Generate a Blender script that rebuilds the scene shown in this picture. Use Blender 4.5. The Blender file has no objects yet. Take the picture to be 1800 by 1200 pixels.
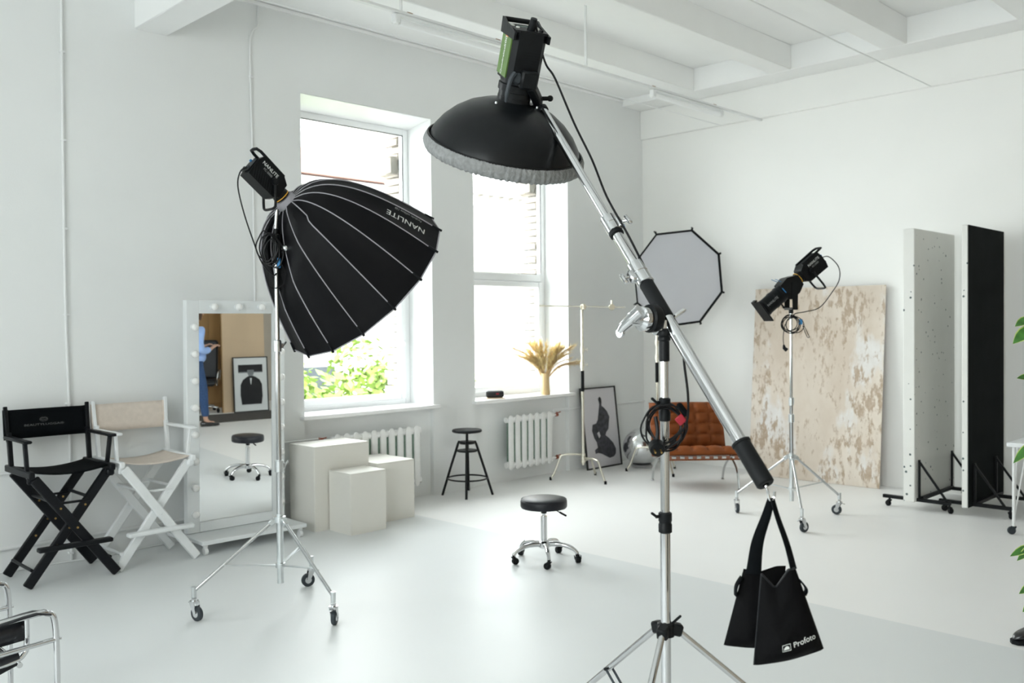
import bpy, math, random
from mathutils import Vector, Matrix
from math import sin, cos, pi, radians, sqrt
random.seed(7)
S = bpy.context.scene
COL = S.collection

# ---------------------------------------------------------------- camera
cam_d = bpy.data.cameras.new('camera'); cam = bpy.data.objects.new('camera', cam_d); COL.objects.link(cam)
cam_d.sensor_width = 36; cam_d.lens = 32; cam_d.clip_start = .05
YAW, PITCH, ROLL = radians(45), radians(-1.04), radians(.5)
_f = Vector((cos(YAW)*cos(PITCH), sin(YAW)*cos(PITCH), sin(PITCH)))
_r = _f.cross(Vector((0, 0, 1))).normalized(); _u = _r.cross(_f)
_R = _r*cos(ROLL) - _u*sin(ROLL); _U = _u*cos(ROLL) + _r*sin(ROLL)
_m = Matrix((_R, _U, -_f)).transposed().to_4x4(); _m.translation = (0, 0, 1.65)
cam.matrix_world = _m
cam_d.dof.use_dof = True; cam_d.dof.focus_distance = 3.2; cam_d.dof.aperture_fstop = 5.0
S.camera = cam

# ---------------------------------------------------------------- sky, daylight, exposure
W = bpy.data.worlds.new('overcast_sky'); S.world = W; W.use_nodes = True
bg = W.node_tree.nodes['Background']; bg.inputs[0].default_value = (.955, .982, 1, 1); bg.inputs[1].default_value = 13.5
S.view_settings.view_transform = 'Standard'; S.view_settings.look = 'None'
S.view_settings.gamma = 1; S.view_settings.use_curve_mapping = False
S.view_settings.exposure = 0.07
S.cycles.max_bounces = 10; S.cycles.diffuse_bounces = 7; S.cycles.glossy_bounces = 5; S.cycles.transparent_max_bounces = 12
S.cycles.use_denoising = True; S.cycles.caustics_reflective = False; S.cycles.caustics_refractive = False
S.cycles.sample_clamp_indirect = 8

def portal(x, y, z, w, h, rot):            # a daylight portal in a window opening: guides the sky's light, gives none itself
    L = bpy.data.lights.new('window_portal', 'AREA'); L.shape = 'RECTANGLE'; L.size = w; L.size_y = h; L.cycles.is_portal = True
    o = bpy.data.objects.new('window_portal', L); COL.objects.link(o); o.location = (x, y, z); o.rotation_euler = rot
NWIN = [(4.265, 5.71), (6.265, 7.70), (-1.1, .335)]     # long-wall window openings; the last, unseen, is added to brighten the near-left floor
WZ0, WZ1 = .865, 3.65
WWIN = [(-1.0, .8), (1.7, 3.5)]                              # openings in the wall behind and left of the camera
for a, b in NWIN: portal((a+b)/2, 7.28, (WZ0+WZ1)/2, b-a, WZ1-WZ0, (radians(-90), 0, 0))
for a, b in WWIN: portal(-3.75, (a+b)/2, (WZ0+WZ1)/2, WZ1-WZ0, b-a, (0, radians(-90), 0))

# ---------------------------------------------------------------- helpers
RV = Vector((.70711, -.70711, 0)); AV = Vector((.70711, .70711, 0)); ZV = Vector((0, 0, 1))
def V(*a): return Vector(a[0] if len(a) == 1 else a)
def perp(d):
    d = d.normalized(); t = ZV if abs(d.z) < .9 else Vector((1, 0, 0))
    x = d.cross(t).normalized(); return x, d.cross(x)
def spline(pts, n=6, closed=False):
    P = [V(p) for p in pts]; out = []; N = len(P)
    g = (lambda i: P[i % N]) if closed else (lambda i: P[max(0, min(N-1, i))])
    for i in range(N if closed else N-1):
        a, b, c, d = g(i-1), g(i), g(i+1), g(i+2)
        for k in range(n):
            t = k/n
            out.append(.5*((2*b) + (c-a)*t + (2*a-5*b+4*c-d)*t*t + (3*b-a-3*c+d)*t**3))
    if not closed: out.append(P[-1])
    return out
_txt = {}
def text_geo(s, size=1.0):
    if (s, size) in _txt: return _txt[(s, size)]
    c = bpy.data.curves.new('t', 'FONT'); c.body = s; c.size = size; c.align_x = 'CENTER'; c.align_y = 'CENTER'; c.resolution_u = 3
    o = bpy.data.objects.new('t', c); COL.objects.link(o)
    dg = bpy.context.evaluated_depsgraph_get(); me = o.evaluated_get(dg).to_mesh()
    r = ([tuple(v.co) for v in me.vertices], [tuple(p.vertices) for p in me.polygons])
    o.evaluated_get(dg).to_mesh_clear(); bpy.data.objects.remove(o); bpy.data.curves.remove(c)
    _txt[(s, size)] = r; return r

class MB:
    """collects shapes, build() links them as one mesh object"""
    def __init__(s): s.v = []; s.f = []
    def add(s, vs, fs):
        o = len(s.v); s.v += [tuple(v) for v in vs]; s.f += [tuple(i+o for i in f) for f in fs]; return s
    def box(s, c, d, bev=0, X=None, Y=None, Z=None):
        c = V(c); h = [x/2 for x in d]
        X = V(X) if X else Vector((1, 0, 0)); Y = V(Y) if Y else Vector((0, 1, 0)); Z = V(Z) if Z else Vector((0, 0, 1))
        pt = lambda a: c + X*a[0] + Y*a[1] + Z*a[2]
        if not bev:
            vs = [pt((sx*h[0], sy*h[1], sz*h[2])) for sx in (-1, 1) for sy in (-1, 1) for sz in (-1, 1)]
            return s.add(vs, [(0,1,3,2),(4,6,7,5),(0,4,5,1),(2,3,7,6),(0,2,6,4),(1,5,7,3)])
        bev = min(bev, min(h)*.98); vs = []; ix = {}
        for sx in (-1, 1):
            for sy in (-1, 1):
                for sz in (-1, 1):
                    for ax in range(3):
                        q = [sx*h[0], sy*h[1], sz*h[2]]
                        for k in range(3):
                            if k != ax: q[k] -= bev*(1 if q[k] > 0 else -1)
                        ix[(sx, sy, sz, ax)] = len(vs); vs.append(pt(q))
        fs = []
        for ax in range(3):
            o = [k for k in range(3) if k != ax]
            for sg in (-1, 1):
                def key(a, b):
                    t = [0, 0, 0]; t[ax] = sg; t[o[0]] = a; t[o[1]] = b; return ix[(*t, ax)]
                fs.append((key(-1,-1), key(1,-1), key(1,1), key(-1,1)))
        for ax in range(3):                      # edges parallel to ax
            o = [k for k in range(3) if k != ax]
            for a in (-1, 1):
                for b in (-1, 1):
                    def key(t0, which):
                        t = [0, 0, 0]; t[ax] = t0; t[o[0]] = a; t[o[1]] = b; return ix[(*t, o[which])]
                    fs.append((key(-1,0), key(1,0), key(1,1), key(-1,1)))
        for sx in (-1, 1):
            for sy in (-1, 1):
                for sz in (-1, 1): fs.append(tuple(ix[(sx, sy, sz, k)] for k in range(3)))
        return s.add(vs, fs)
    def bar(s, a, b, w, h, up=None, bev=0):
        a, b = V(a), V(b); z = (b-a); L = z.length; z = z/L
        up = V(up) if up else (ZV if abs(z.z) < .95 else Vector((0, 1, 0)))
        x = z.cross(up).normalized(); y = x.cross(z)
        return s.box((a+b)/2, (w, h, L), bev, x, y, z)
    def tube(s, pts, r, n=8, closed=False, cap=True):
        P = [V(p) for p in pts]; N = len(P)
        rs = r if isinstance(r, (list, tuple)) else [r]*N
        if closed: tg = [(P[(i+1) % N]-P[i-1]).normalized() for i in range(N)]
        else: tg = [(P[min(i+1, N-1)]-P[max(i-1, 0)]).normalized() for i in range(N)]
        x, y = perp(tg[0]); vs = []; fs = []
        for i in range(N):
            if i:
                x = (x - tg[i]*x.dot(tg[i])).normalized(); y = tg[i].cross(x)
            for k in range(n):
                t = 2*pi*k/n; vs.append(P[i] + x*(cos(t)*rs[i]) + y*(sin(t)*rs[i]))
        for i in range(N if closed else N-1):
            j = (i+1) % N
            for k in range(n): fs.append((i*n+k, i*n+(k+1) % n, j*n+(k+1) % n, j*n+k))
        if cap and not closed: fs += [tuple(range(n))[::-1], tuple(range((N-1)*n, N*n))]
        return s.add(vs, fs)
    def cyl(s, a, b, r0, r1=None, n=16): return s.tube([a, b], [r0, r0 if r1 is None else r1], n)
    def lathe(s, prof, o=(0,0,0), ax=(0,0,1), n=32, x=None, span=2*pi):
        o = V(o); ax = V(ax).normalized(); X, Y = perp(ax)
        if x: X = V(x); Y = ax.cross(X)
        vs = []; fs = []; full = span > 6.28; m = n if full else n+1
        for r, h in prof:
            for k in range(m):
                t = span*k/n; vs.append(o + ax*h + X*(cos(t)*r) + Y*(sin(t)*r))
        for i in range(len(prof)-1):
            for k in range(n):
                k2 = (k+1) % m; fs.append((i*m+k, i*m+k2, (i+1)*m+k2, (i+1)*m+k))
        if full:
            if prof[0][0] > 1e-6: fs.append(tuple(range(n))[::-1])
            if prof[-1][0] > 1e-6: fs.append(tuple(range((len(prof)-1)*m, len(prof)*m)))
        return s.add(vs, fs)
    def ball(s, c, r, n=16, sc=(1,1,1)):
        c = V(c); vs = []; fs = []; m = n//2
        for i in range(m+1):
            p = pi*i/m
            for k in range(n):
                t = 2*pi*k/n; vs.append(c + Vector((r*sin(p)*cos(t)*sc[0], r*sin(p)*sin(t)*sc[1], r*cos(p)*sc[2])))
        for i in range(m):
            for k in range(n): fs.append((i*n+k, i*n+(k+1) % n, (i+1)*n+(k+1) % n, (i+1)*n+k))
        return s.add(vs, fs)
    def ring(s, c, ax, R, r, n=32, m=8):
        x, y = perp(V(ax)); c = V(c)
        return s.tube([c + x*(cos(2*pi*i/n)*R) + y*(sin(2*pi*i/n)*R) for i in range(n)], r, m, True)
    def prism(s, poly, o, X, Y, dv):
        o, X, Y, dv = V(o), V(X), V(Y), V(dv); n = len(poly)
        vs = [o + X*p[0] + Y*p[1] for p in poly]; vs += [v+dv for v in vs]
        return s.add(vs, [tuple(range(n))[::-1], tuple(range(n, 2*n))] + [(i, (i+1) % n, n+(i+1) % n, n+i) for i in range(n)])
    def grid(s, fn, nu, nv, cu=False):
        vs = [fn(i/nu, j/nv) for i in range(nu+1) for j in range(nv+1)]
        return s.add(vs, [(i*(nv+1)+j, i*(nv+1)+j+1, (i+1)*(nv+1)+j+1, (i+1)*(nv+1)+j) for i in range(nu) for j in range(nv)])
    def text(s, t, size, fn):
        """lettering laid on a surface: fn maps the flat letter plane onto it"""
        vs, fs = text_geo(t, size); return s.add([fn(v[0], v[1]) for v in vs], fs)
    def flat_text(s, t, size, o, X, Y, lift=.0008):
        o, X, Y = V(o), V(X).normalized(), V(Y).normalized(); N = X.cross(Y)*lift
        return s.text(t, size, lambda a, b: o + X*a + Y*b + N)
    def build(s, name, mat, parent=None, smooth=38, solid=0, subsurf=0):
        me = bpy.data.meshes.new(name); me.from_pydata(s.v, [], s.f); me.validate()
        import bmesh
        bm = bmesh.new(); bm.from_mesh(me); bmesh.ops.recalc_face_normals(bm, faces=bm.faces); bm.to_mesh(me); bm.free()
        if smooth:
            me.polygons.foreach_set('use_smooth', [True]*len(me.polygons)); me.set_sharp_from_angle(angle=radians(smooth))
        me.materials.append(mat if not isinstance(mat, str) else MAT[mat])
        o = bpy.data.objects.new(name, me); COL.objects.link(o)
        if parent: o.parent = parent
        if solid: m = o.modifiers.new('thickness', 'SOLIDIFY'); m.thickness = solid; m.offset = 0
        if subsurf: m = o.modifiers.new('subdivision', 'SUBSURF'); m.levels = m.render_levels = subsurf
        return o
def tag(o, label=None, cat=None, group=None, kind=None):
    if label: o['label'] = label
    if cat: o['category'] = cat
    if group: o['group'] = group
    if kind: o['kind'] = kind
    return o
def thing(name, label, cat, loc=(0,0,0), rz=0, group=None):
    o = bpy.data.objects.new(name, None); o.empty_display_size = .1; COL.objects.link(o); o.location = loc; o.rotation_euler = (0, 0, radians(rz))
    return tag(o, label, cat, group)
def struct(o): o['kind'] = 'structure'; return o
def copy_tree(o, parent=None):
    c = o.copy(); COL.objects.link(c); c.parent = parent
    for ch in list(o.children): copy_tree(ch, c)
    return c

# ---------------------------------------------------------------- materials
MAT = {}
def mat(name, col, rough=.5, metal=0, vary=0, scale=8, bump=0, bscale=60, spec=.5, coat=0, sheen=0, stretch=None):
    m = bpy.data.materials.new(name); m.use_nodes = True; N = m.node_tree.nodes; L = m.node_tree.links; b = N['Principled BSDF']
    b.inputs['Base Color'].default_value = (*col, 1); b.inputs['Roughness'].default_value = rough; b.inputs['Metallic'].default_value = metal
    b.inputs['Specular IOR Level'].default_value = spec; b.inputs['Coat Weight'].default_value = coat
    if sheen: b.inputs['Sheen Weight'].default_value = sheen
    tc = N.new('ShaderNodeTexCoord'); src = tc.outputs['Object']
    if stretch:
        mp = N.new('ShaderNodeMapping'); mp.inputs['Scale'].default_value = stretch; L.new(src, mp.inputs[0]); src = mp.outputs[0]
    if vary:
        n = N.new('ShaderNodeTexNoise'); n.inputs['Scale'].default_value = scale; n.inputs['Detail'].default_value = 4; L.new(src, n.inputs['Vector'])
        r = N.new('ShaderNodeValToRGB'); r.color_ramp.elements[0].position = .3; r.color_ramp.elements[1].position = .7
        r.color_ramp.elements[0].color = (*[max(0, c*(1-vary)) for c in col], 1); r.color_ramp.elements[1].color = (*[min(1, c*(1+vary)) for c in col], 1)
        L.new(n.outputs['Fac'], r.inputs[0]); L.new(r.outputs[0], b.inputs['Base Color'])
    if bump:
        n = N.new('ShaderNodeTexNoise'); n.inputs['Scale'].default_value = bscale; n.inputs['Detail'].default_value = 3; L.new(src, n.inputs['Vector'])
        u = N.new('ShaderNodeBump'); u.inputs['Strength'].default_value = bump; u.inputs['Distance'].default_value = .01
        L.new(n.outputs['Fac'], u.inputs['Height']); L.new(u.outputs[0], b.inputs['Normal'])
    MAT[name] = m; return m
mat('wall_paint', (.80, .812, .81), .75, vary=.015, scale=1.5, bump=.06, bscale=90)
mat('ceiling_paint', (.89, .895, .89), .8, vary=.015, scale=2, bump=.05, bscale=60)
mat('east_paint', (.89, .89, .87), .75, vary=.012, scale=1.2, bump=.05, bscale=90)
mat('pvc', (.85, .86, .87), .3, vary=.01)
mat('sill_white', (.88, .88, .88), .25, vary=.01)
mat('radiator_white', (.8, .8, .79), .35, vary=.03, scale=20)
mat('radiator_gap_shade', (.16, .24, .19), .8, vary=.3, scale=30)  # dark green standing in for the shade between radiator sections
mat('pipe_white', (.8, .81, .81), .4, vary=.02)
mat('valve_red', (.32, .08, .04), .5, vary=.2)
mat('chrome', (.55, .56, .57), .1, 1, vary=.03)
mat('chrome_bright', (.6, .605, .615), .05, 1, vary=.02)
mat('zinc', (.66, .69, .7), .28, 1, vary=.06, scale=20)
mat('nickel', (.72, .69, .6), .25, 1, vary=.05)
mat('black_plastic', (.006, .007, .008), .42, spec=.16, vary=.2, scale=30, bump=.05)
mat('black_metal', (.007, .008, .009), .38, spec=.2, vary=.15)
mat('dish_black', (.005, .006, .007), .34, vary=.1, spec=.2)
mat('black_rubber', (.008, .009, .010), .55, spec=.15, vary=.2)
mat('wheel_grey', (.035, .043, .05), .55, spec=.3, vary=.15)
mat('black_cable', (.005, .005, .006), .4, spec=.2, vary=.1)
mat('black_wood', (.006, .007, .009), .45, spec=.2, vary=.25, scale=12, stretch=(1, 1, 6))
mat('black_canvas', (.003, .004, .005), .85, spec=.08, vary=.2, scale=50, bump=.15, bscale=300)
mat('white_wood', (.78, .8, .81), .4, vary=.03, scale=9)
mat('beige_canvas', (.66, .58, .51), .9, vary=.05, scale=30, bump=.2, bscale=250)
mat('brass', (.5, .33, .12), .35, 1, vary=.1)
mat('softbox_fabric', (.004, .004, .005), .55, spec=.13, vary=.15, scale=6, bump=.25, bscale=14)
mat('seam_grey', (.34, .33, .36), .7, vary=.08)
mat('silver_inside', (.6, .6, .62), .4, .6, vary=.05)
mat('diffuser_white', (.8, .8, .82), .8, vary=.02)
mat('diffuser_grey', (.62, .63, .68), .85, vary=.02, scale=3)
mat('sock_grey', (.2, .205, .205), .8, vary=.15, scale=90, bump=.5, bscale=90)
mat('print_white', (.72, .74, .72), .6, vary=.02)
mat('print_grey', (.3, .31, .31), .6, vary=.02)
mat('print_dim', (.13, .13, .13), .7, vary=.05)
mat('green_panel', (.075, .15, .025), .35, vary=.08)
mat('orange_mark', (.8, .22, .05), .4, vary=.05)
mat('yellow_mark', (.8, .42, .03), .4, vary=.05)
mat('lcd', (.16, .2, .19), .25, vary=.05)
mat('button_grey', (.55, .57, .54), .4, vary=.05)
mat('blue_strap', (.03, .2, .45), .6, vary=.1)
mat('red_tag', (.28, .008, .02), .5, vary=.1)
mat('plinth', (.73, .71, .66), .6, vary=.02, scale=3)
mat('mirror_frame', (.76, .785, .795), .35, vary=.02)
mat('bulb_glass', (.84, .84, .83), .15, vary=.02, coat=.4)
mat('mirror_glass', (.93, .94, .935), .0, 1, vary=.003)
mat('stool_leather', (.010, .011, .015), .38, spec=.3, vary=.2, scale=40, bump=.1, bscale=200)
mat('black_leather', (.011, .012, .016), .36, vary=.2, scale=30, bump=.1, bscale=150)
mat('brown_leather', (.19, .052, .013), .48, vary=.15, scale=5, spec=.14, bump=.12, bscale=80)
mat('strap_leather', (.22, .085, .05), .5, vary=.2, scale=14)
mat('dark_nylon', (.0025, .0025, .003), .7, spec=.08, vary=.2, scale=18, bump=.35, bscale=26)
mat('nylon_sheen', (.008, .009, .011), .4, spec=.25, vary=.2, scale=18, bump=.3, bscale=26)
mat('frame_black', (.015, .016, .015), .4, vary=.1)
mat('paper', (.62, .6, .63), .6, vary=.01)
mat('paper_white', (.72, .74, .74), .6, vary=.01)
mat('ink', (.05, .05, .06), .7, vary=.5, scale=22)
mat('ink_solid', (.012, .012, .014), .7, vary=.2)
mat('ink_grey', (.22, .23, .24), .7, vary=.2)
mat('foil', (.75, .77, .78), .16, 1, vary=.08, scale=7, bump=.5, bscale=7)
mat('pampas', (.95, .70, .37), .9, vary=.25, scale=30)
mat('straw', (.68, .5, .27), .85, vary=.2, scale=60, stretch=(1, 1, .1))
mat('speaker_black', (.012, .012, .014), .6, vary=.3, scale=90)
mat('foam_black', (.010, .012, .012), .8, spec=.05, vary=.2, scale=5)
mat('leaf_green', (.06, .2, .035), .4, vary=.4, scale=25)
mat('leaf_edge', (.5, .62, .2), .45, vary=.2)
mat('stem_brown', (.1, .07, .035), .8, vary=.2)
mat('pot_grey', (.3, .3, .3), .6, vary=.1)
mat('soil', (.05, .035, .025), .95, vary=.3)
mat('south_paint', (.5, .45, .38), .7, vary=.03, scale=2)
mat('oak_board', (.6, .45, .3), .55, vary=.05, scale=3, stretch=(1, 1, .3))
mat('brown_veneer', (.34, .2, .08), .5, vary=.1, scale=3, stretch=(1, 1, .2))
mat('rug_grey', (.07, .065, .06), .95, vary=.2, scale=80, bump=.3, bscale=300)
mat('shirt_blue', (.33, .48, .82), .8, vary=.1, scale=10, bump=.3, bscale=12)
mat('denim', (.03, .07, .17), .85, vary=.25, scale=60)
mat('skin', (.55, .33, .24), .5, vary=.05)
mat('hair_brown', (.09, .05, .03), .6, vary=.3, scale=60, stretch=(1, 1, .2))
mat('shoe_black', (.01, .01, .011), .22, vary=.1, coat=.5)
mat('eye_white', (.8, .8, .78), .3, vary=.02)
mat('lip', (.45, .16, .14), .5, vary=.05)
mat('facade_cream', (.44, .415, .375), .9, vary=.05, scale=1)
mat('facade_trim', (.5, .48, .45), .9, vary=.04)
mat('roof_red', (.3, .17, .14), .9, vary=.15)
mat('brick', (.42, .37, .32), .9, vary=.2, scale=18, bump=.2)
mat('outer_render', (.4, .37, .33), .9, vary=.08)
mat('tree_leaf', (.16, .25, .035), .6, vary=.45, scale=2.2)
mat('bark', (.12, .09, .06), .9, vary=.3)
mat('asphalt', (.25, .25, .24), .95, vary=.1)
mat('cable_white', (.78, .79, .79), .4, vary=.02)
mat('tube_white', (.9, .91, .92), .3, vary=.01)
mat('rust', (.3, .17, .1), .7, vary=.3)
mat('wassily_leather', (.007, .008, .012), .3, vary=.2, scale=40, bump=.08)

def glass_mat():
    m = bpy.data.materials.new('window_glass'); m.use_nodes = True; N = m.node_tree.nodes; L = m.node_tree.links
    N.remove(N['Principled BSDF']); o = N['Material Output']
    t = N.new('ShaderNodeBsdfTransparent'); t.inputs[0].default_value = (.95, .97, .96, 1)
    g = N.new('ShaderNodeBsdfGlossy'); g.inputs['Roughness'].default_value = .02
    lw = N.new('ShaderNodeLayerWeight'); lw.inputs[0].default_value = .5                   # Schlick reflectance of a thin pane
    pw = N.new('ShaderNodeMath'); pw.operation = 'POWER'; pw.inputs[1].default_value = 5; L.new(lw.outputs['Facing'], pw.inputs[0])
    f = N.new('ShaderNodeMath'); f.operation = 'MULTIPLY_ADD'; f.inputs[1].default_value = .95; f.inputs[2].default_value = .035; L.new(pw.outputs[0], f.inputs[0])
    n = N.new('ShaderNodeTexNoise'); n.inputs['Scale'].default_value = .6
    u = N.new('ShaderNodeBump'); u.inputs['Strength'].default_value = .02; L.new(n.outputs[0], u.inputs['Height']); L.new(u.outputs[0], g.inputs['Normal'])
    x = N.new('ShaderNodeMixShader'); L.new(f.outputs[0], x.inputs[0]); L.new(t.outputs[0], x.inputs[1]); L.new(g.outputs[0], x.inputs[2]); L.new(x.outputs[0], o.inputs[0])
    MAT['window_glass'] = m
glass_mat()

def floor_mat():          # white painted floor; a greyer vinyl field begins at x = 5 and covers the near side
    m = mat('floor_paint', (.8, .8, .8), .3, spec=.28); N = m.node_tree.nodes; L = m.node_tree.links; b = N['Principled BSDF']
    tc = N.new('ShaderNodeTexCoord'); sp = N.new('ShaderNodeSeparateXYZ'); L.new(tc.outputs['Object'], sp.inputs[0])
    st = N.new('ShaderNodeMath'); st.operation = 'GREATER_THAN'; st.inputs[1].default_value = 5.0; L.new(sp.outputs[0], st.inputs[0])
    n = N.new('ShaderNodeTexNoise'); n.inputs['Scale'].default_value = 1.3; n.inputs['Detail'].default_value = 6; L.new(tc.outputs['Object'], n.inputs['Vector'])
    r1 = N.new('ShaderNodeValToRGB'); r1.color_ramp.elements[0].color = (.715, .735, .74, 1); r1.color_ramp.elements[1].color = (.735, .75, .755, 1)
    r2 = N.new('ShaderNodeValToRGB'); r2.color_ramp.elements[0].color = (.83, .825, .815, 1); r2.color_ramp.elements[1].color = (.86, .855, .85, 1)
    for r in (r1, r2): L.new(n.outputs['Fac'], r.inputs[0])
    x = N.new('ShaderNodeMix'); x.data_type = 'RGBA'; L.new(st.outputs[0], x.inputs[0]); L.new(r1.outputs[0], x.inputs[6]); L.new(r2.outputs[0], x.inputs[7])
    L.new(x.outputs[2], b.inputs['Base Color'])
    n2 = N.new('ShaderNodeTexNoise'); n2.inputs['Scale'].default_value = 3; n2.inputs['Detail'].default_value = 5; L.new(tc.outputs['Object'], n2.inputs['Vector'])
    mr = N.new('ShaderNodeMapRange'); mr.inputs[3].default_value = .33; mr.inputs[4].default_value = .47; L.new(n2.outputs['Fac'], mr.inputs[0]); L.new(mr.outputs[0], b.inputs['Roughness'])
floor_mat()

def backdrop_mat():       # distressed plaster print: beige, white patches, brown blotches
    m = mat('distressed_plaster', (.7, .6, .5), .75); N = m.node_tree.nodes; L = m.node_tree.links; b = N['Principled BSDF']
    tc = N.new('ShaderNodeTexCoord')
    def noise(scale, det, st, rough=.6):
        mp = N.new('ShaderNodeMapping'); mp.inputs['Scale'].default_value = st; L.new(tc.outputs['Object'], mp.inputs[0])
        n = N.new('ShaderNodeTexNoise'); n.inputs['Scale'].default_value = scale; n.inputs['Detail'].default_value = det; n.inputs['Roughness'].default_value = rough; L.new(mp.outputs[0], n.inputs['Vector']); return n.outputs['Fac']
    def ramp(src, *el):
        r = N.new('ShaderNodeValToRGB'); e = r.color_ramp.elements
        e[0].position, e[0].color = el[0][0], (*el[0][1], 1); e[1].position, e[1].color = el[-1][0], (*el[-1][1], 1)
        for p, c in el[1:-1]: q = e.new(p); q.color = (*c, 1)
        L.new(src, r.inputs[0]); return r.outputs[0]
    def mix(f, a, c):
        x = N.new('ShaderNodeMix'); x.data_type = 'RGBA'; L.new(f, x.inputs[0]); L.new(a, x.inputs[6]); L.new(c, x.inputs[7]); return x.outputs[2]
    base = ramp(noise(1.6, 5, (1, 1, .6)), (.35, (.62, .53, .44)), (.65, (.76, .69, .61)))
    white = ramp(noise(2.2, 6, (1, 1.4, .55)), (.54, (0, 0, 0)), (.62, (1, 1, 1)))
    wcol = ramp(noise(9, 3, (1, 1, 1)), (.3, (.70, .67, .64)), (.7, (.78, .76, .74)))
    br1 = noise(2.6, 8, (1, 1.1, .7), .72); spot = noise(13, 6, (1, 1.5, .6), .65)
    mul = N.new('ShaderNodeMath'); mul.operation = 'MULTIPLY'; L.new(br1, mul.inputs[0]); L.new(spot, mul.inputs[1])
    bm_ = ramp(mul.outputs[0], (.262, (0, 0, 0)), (.315, (1, 1, 1)))
    bcol = ramp(noise(20, 3, (1, 1, 1)), (.3, (.40, .30, .21)), (.7, (.52, .42, .33)))
    L.new(mix(bm_, mix(white, base, wcol), bcol), b.inputs['Base Color'])
backdrop_mat()

def speckle_mat():        # white expanded foam board with small dark chips
    m = mat('speckled_foam', (.76, .76, .73), .8); N = m.node_tree.nodes; L = m.node_tree.links; b = N['Principled BSDF']
    tc = N.new('ShaderNodeTexCoord'); v = N.new('ShaderNodeTexVoronoi'); v.inputs['Scale'].default_value = 19; v.inputs['Randomness'].default_value = 1; L.new(tc.outputs['Object'], v.inputs['Vector'])
    sep = N.new('ShaderNodeSeparateColor'); L.new(v.outputs['Color'], sep.inputs[0])
    rad = N.new('ShaderNodeMapRange'); rad.inputs[1].default_value = .35; rad.inputs[2].default_value = 1; rad.inputs[3].default_value = 0; rad.inputs[4].default_value = .21; L.new(sep.outputs[0], rad.inputs[0])
    lt = N.new('ShaderNodeMath'); lt.operation = 'LESS_THAN'; L.new(v.outputs['Distance'], lt.inputs[0]); L.new(rad.outputs[0], lt.inputs[1])
    n = N.new('ShaderNodeTexNoise'); n.inputs['Scale'].default_value = 5; L.new(tc.outputs['Object'], n.inputs['Vector'])
    r = N.new('ShaderNodeValToRGB'); r.color_ramp.elements[0].color = (.73, .73, .70, 1); r.color_ramp.elements[1].color = (.8, .8, .77, 1); L.new(n.outputs['Fac'], r.inputs[0])
    x = N.new('ShaderNodeMix'); x.data_type = 'RGBA'; x.inputs[7].default_value = (.09, .12, .12, 1); L.new(lt.outputs[0], x.inputs[0]); L.new(r.outputs[0], x.inputs[6]); L.new(x.outputs[2], b.inputs['Base Color'])
speckle_mat()

# ================================================================ the room
X0, X1, Y0, Y1, CZ = -3.5, 9.1, -1.6, 6.8, 4.5
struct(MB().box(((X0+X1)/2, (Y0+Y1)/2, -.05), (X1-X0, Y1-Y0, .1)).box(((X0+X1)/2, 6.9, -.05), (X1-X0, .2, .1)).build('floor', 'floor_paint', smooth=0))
m = MB()                                     # long wall with the windows, a shallow niche below each sill
xs = sorted(NWIN); px = X0-.4
for a, b in xs:
    m.box(((px+a)/2, 7.11, 2.25), (a-px, .62, 4.7)); px = b
m.box(((px+X1)/2, 7.11, 2.25), (X1-px, .62, 4.7))
for a, b in xs:
    m.box(((a+b)/2, 7.11, (WZ1+4.6)/2), (b-a, .62, 4.6-WZ1)); m.box(((a+b)/2, 7.135, (WZ0-.1)/2), (b-a, .57, WZ0+.1))
wall_north = struct(m.build('wall_north', 'wall_paint', smooth=0))
wall_east = struct(MB().box((X1+.2, 2.9, 2.25), (.4, 9.8, 4.7)).build('wall_east', 'east_paint', smooth=0))
m = MB(); py = Y0-.4
for a, b in WWIN:
    m.box((X0-.2, (py+a)/2, 2.25), (.4, a-py, 4.7)); py = b
    m.box((X0-.2, (a+b)/2, (WZ1+4.6)/2), (.4, b-a, 4.6-WZ1)); m.box((X0-.2, (a+b)/2, (WZ0-.1)/2), (.4, b-a, WZ0+.1))
m.box((X0-.2, (py+Y1+.6)/2, 2.25), (.4, Y1+.6-py, 4.7))
struct(m.build('wall_west', 'wall_paint', smooth=0))
struct(MB().box(((X0+X1)/2, Y0-.1, 2.25), (X1-X0, .2, 4.7)).build('wall_south', 'south_paint', smooth=0))
# ceiling slab, girders across the room, joists between them
ceil = struct(MB().box(((X0+X1)/2, (Y0+Y1)/2, CZ+.1), (X1-X0+.8, Y1-Y0+1.2, .2)).build('ceiling', 'ceiling_paint', smooth=0))
g = MB().box((2.975, 2.6, 4.19), (.25, 8.4, .62), .006).build('ceiling_beam', 'ceiling_paint'); struct(g)
for y0 in (5.78, 4.605, 3.43, 2.255, 1.08, -.095, -1.27):
    o = MB().box((5.9, y0+.12, 4.375), (5.6, .24, .25), .008).build('ceiling_beam', 'ceiling_paint'); struct(o)
    o = MB().box((-.325, y0+.12, 4.375), (6.35, .24, .25), .008).build('ceiling_beam', 'ceiling_paint'); struct(o)
struct(MB().box((8.9, 2.6, 4.375), (.4, 8.4, .25), .006).build('trim_1', 'ceiling_paint'))               # flat strip where the joists end
struct(MB().box((5.9, 6.41, 4.415), (5.6, .78, .17), .004).build('trim_2', 'ceiling_paint'))             # flat strip over the windows
struct(MB().box((9.075, 2.6, 4.075), (.05, 8.4, .35), .008).build('trim_3', 'east_paint'))               # band along the top of the end wall
struct(MB().box((3.0, 6.79, 4.31), (11.4, .03, .03), .004).build('trim_4', 'ceiling_paint'))

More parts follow.
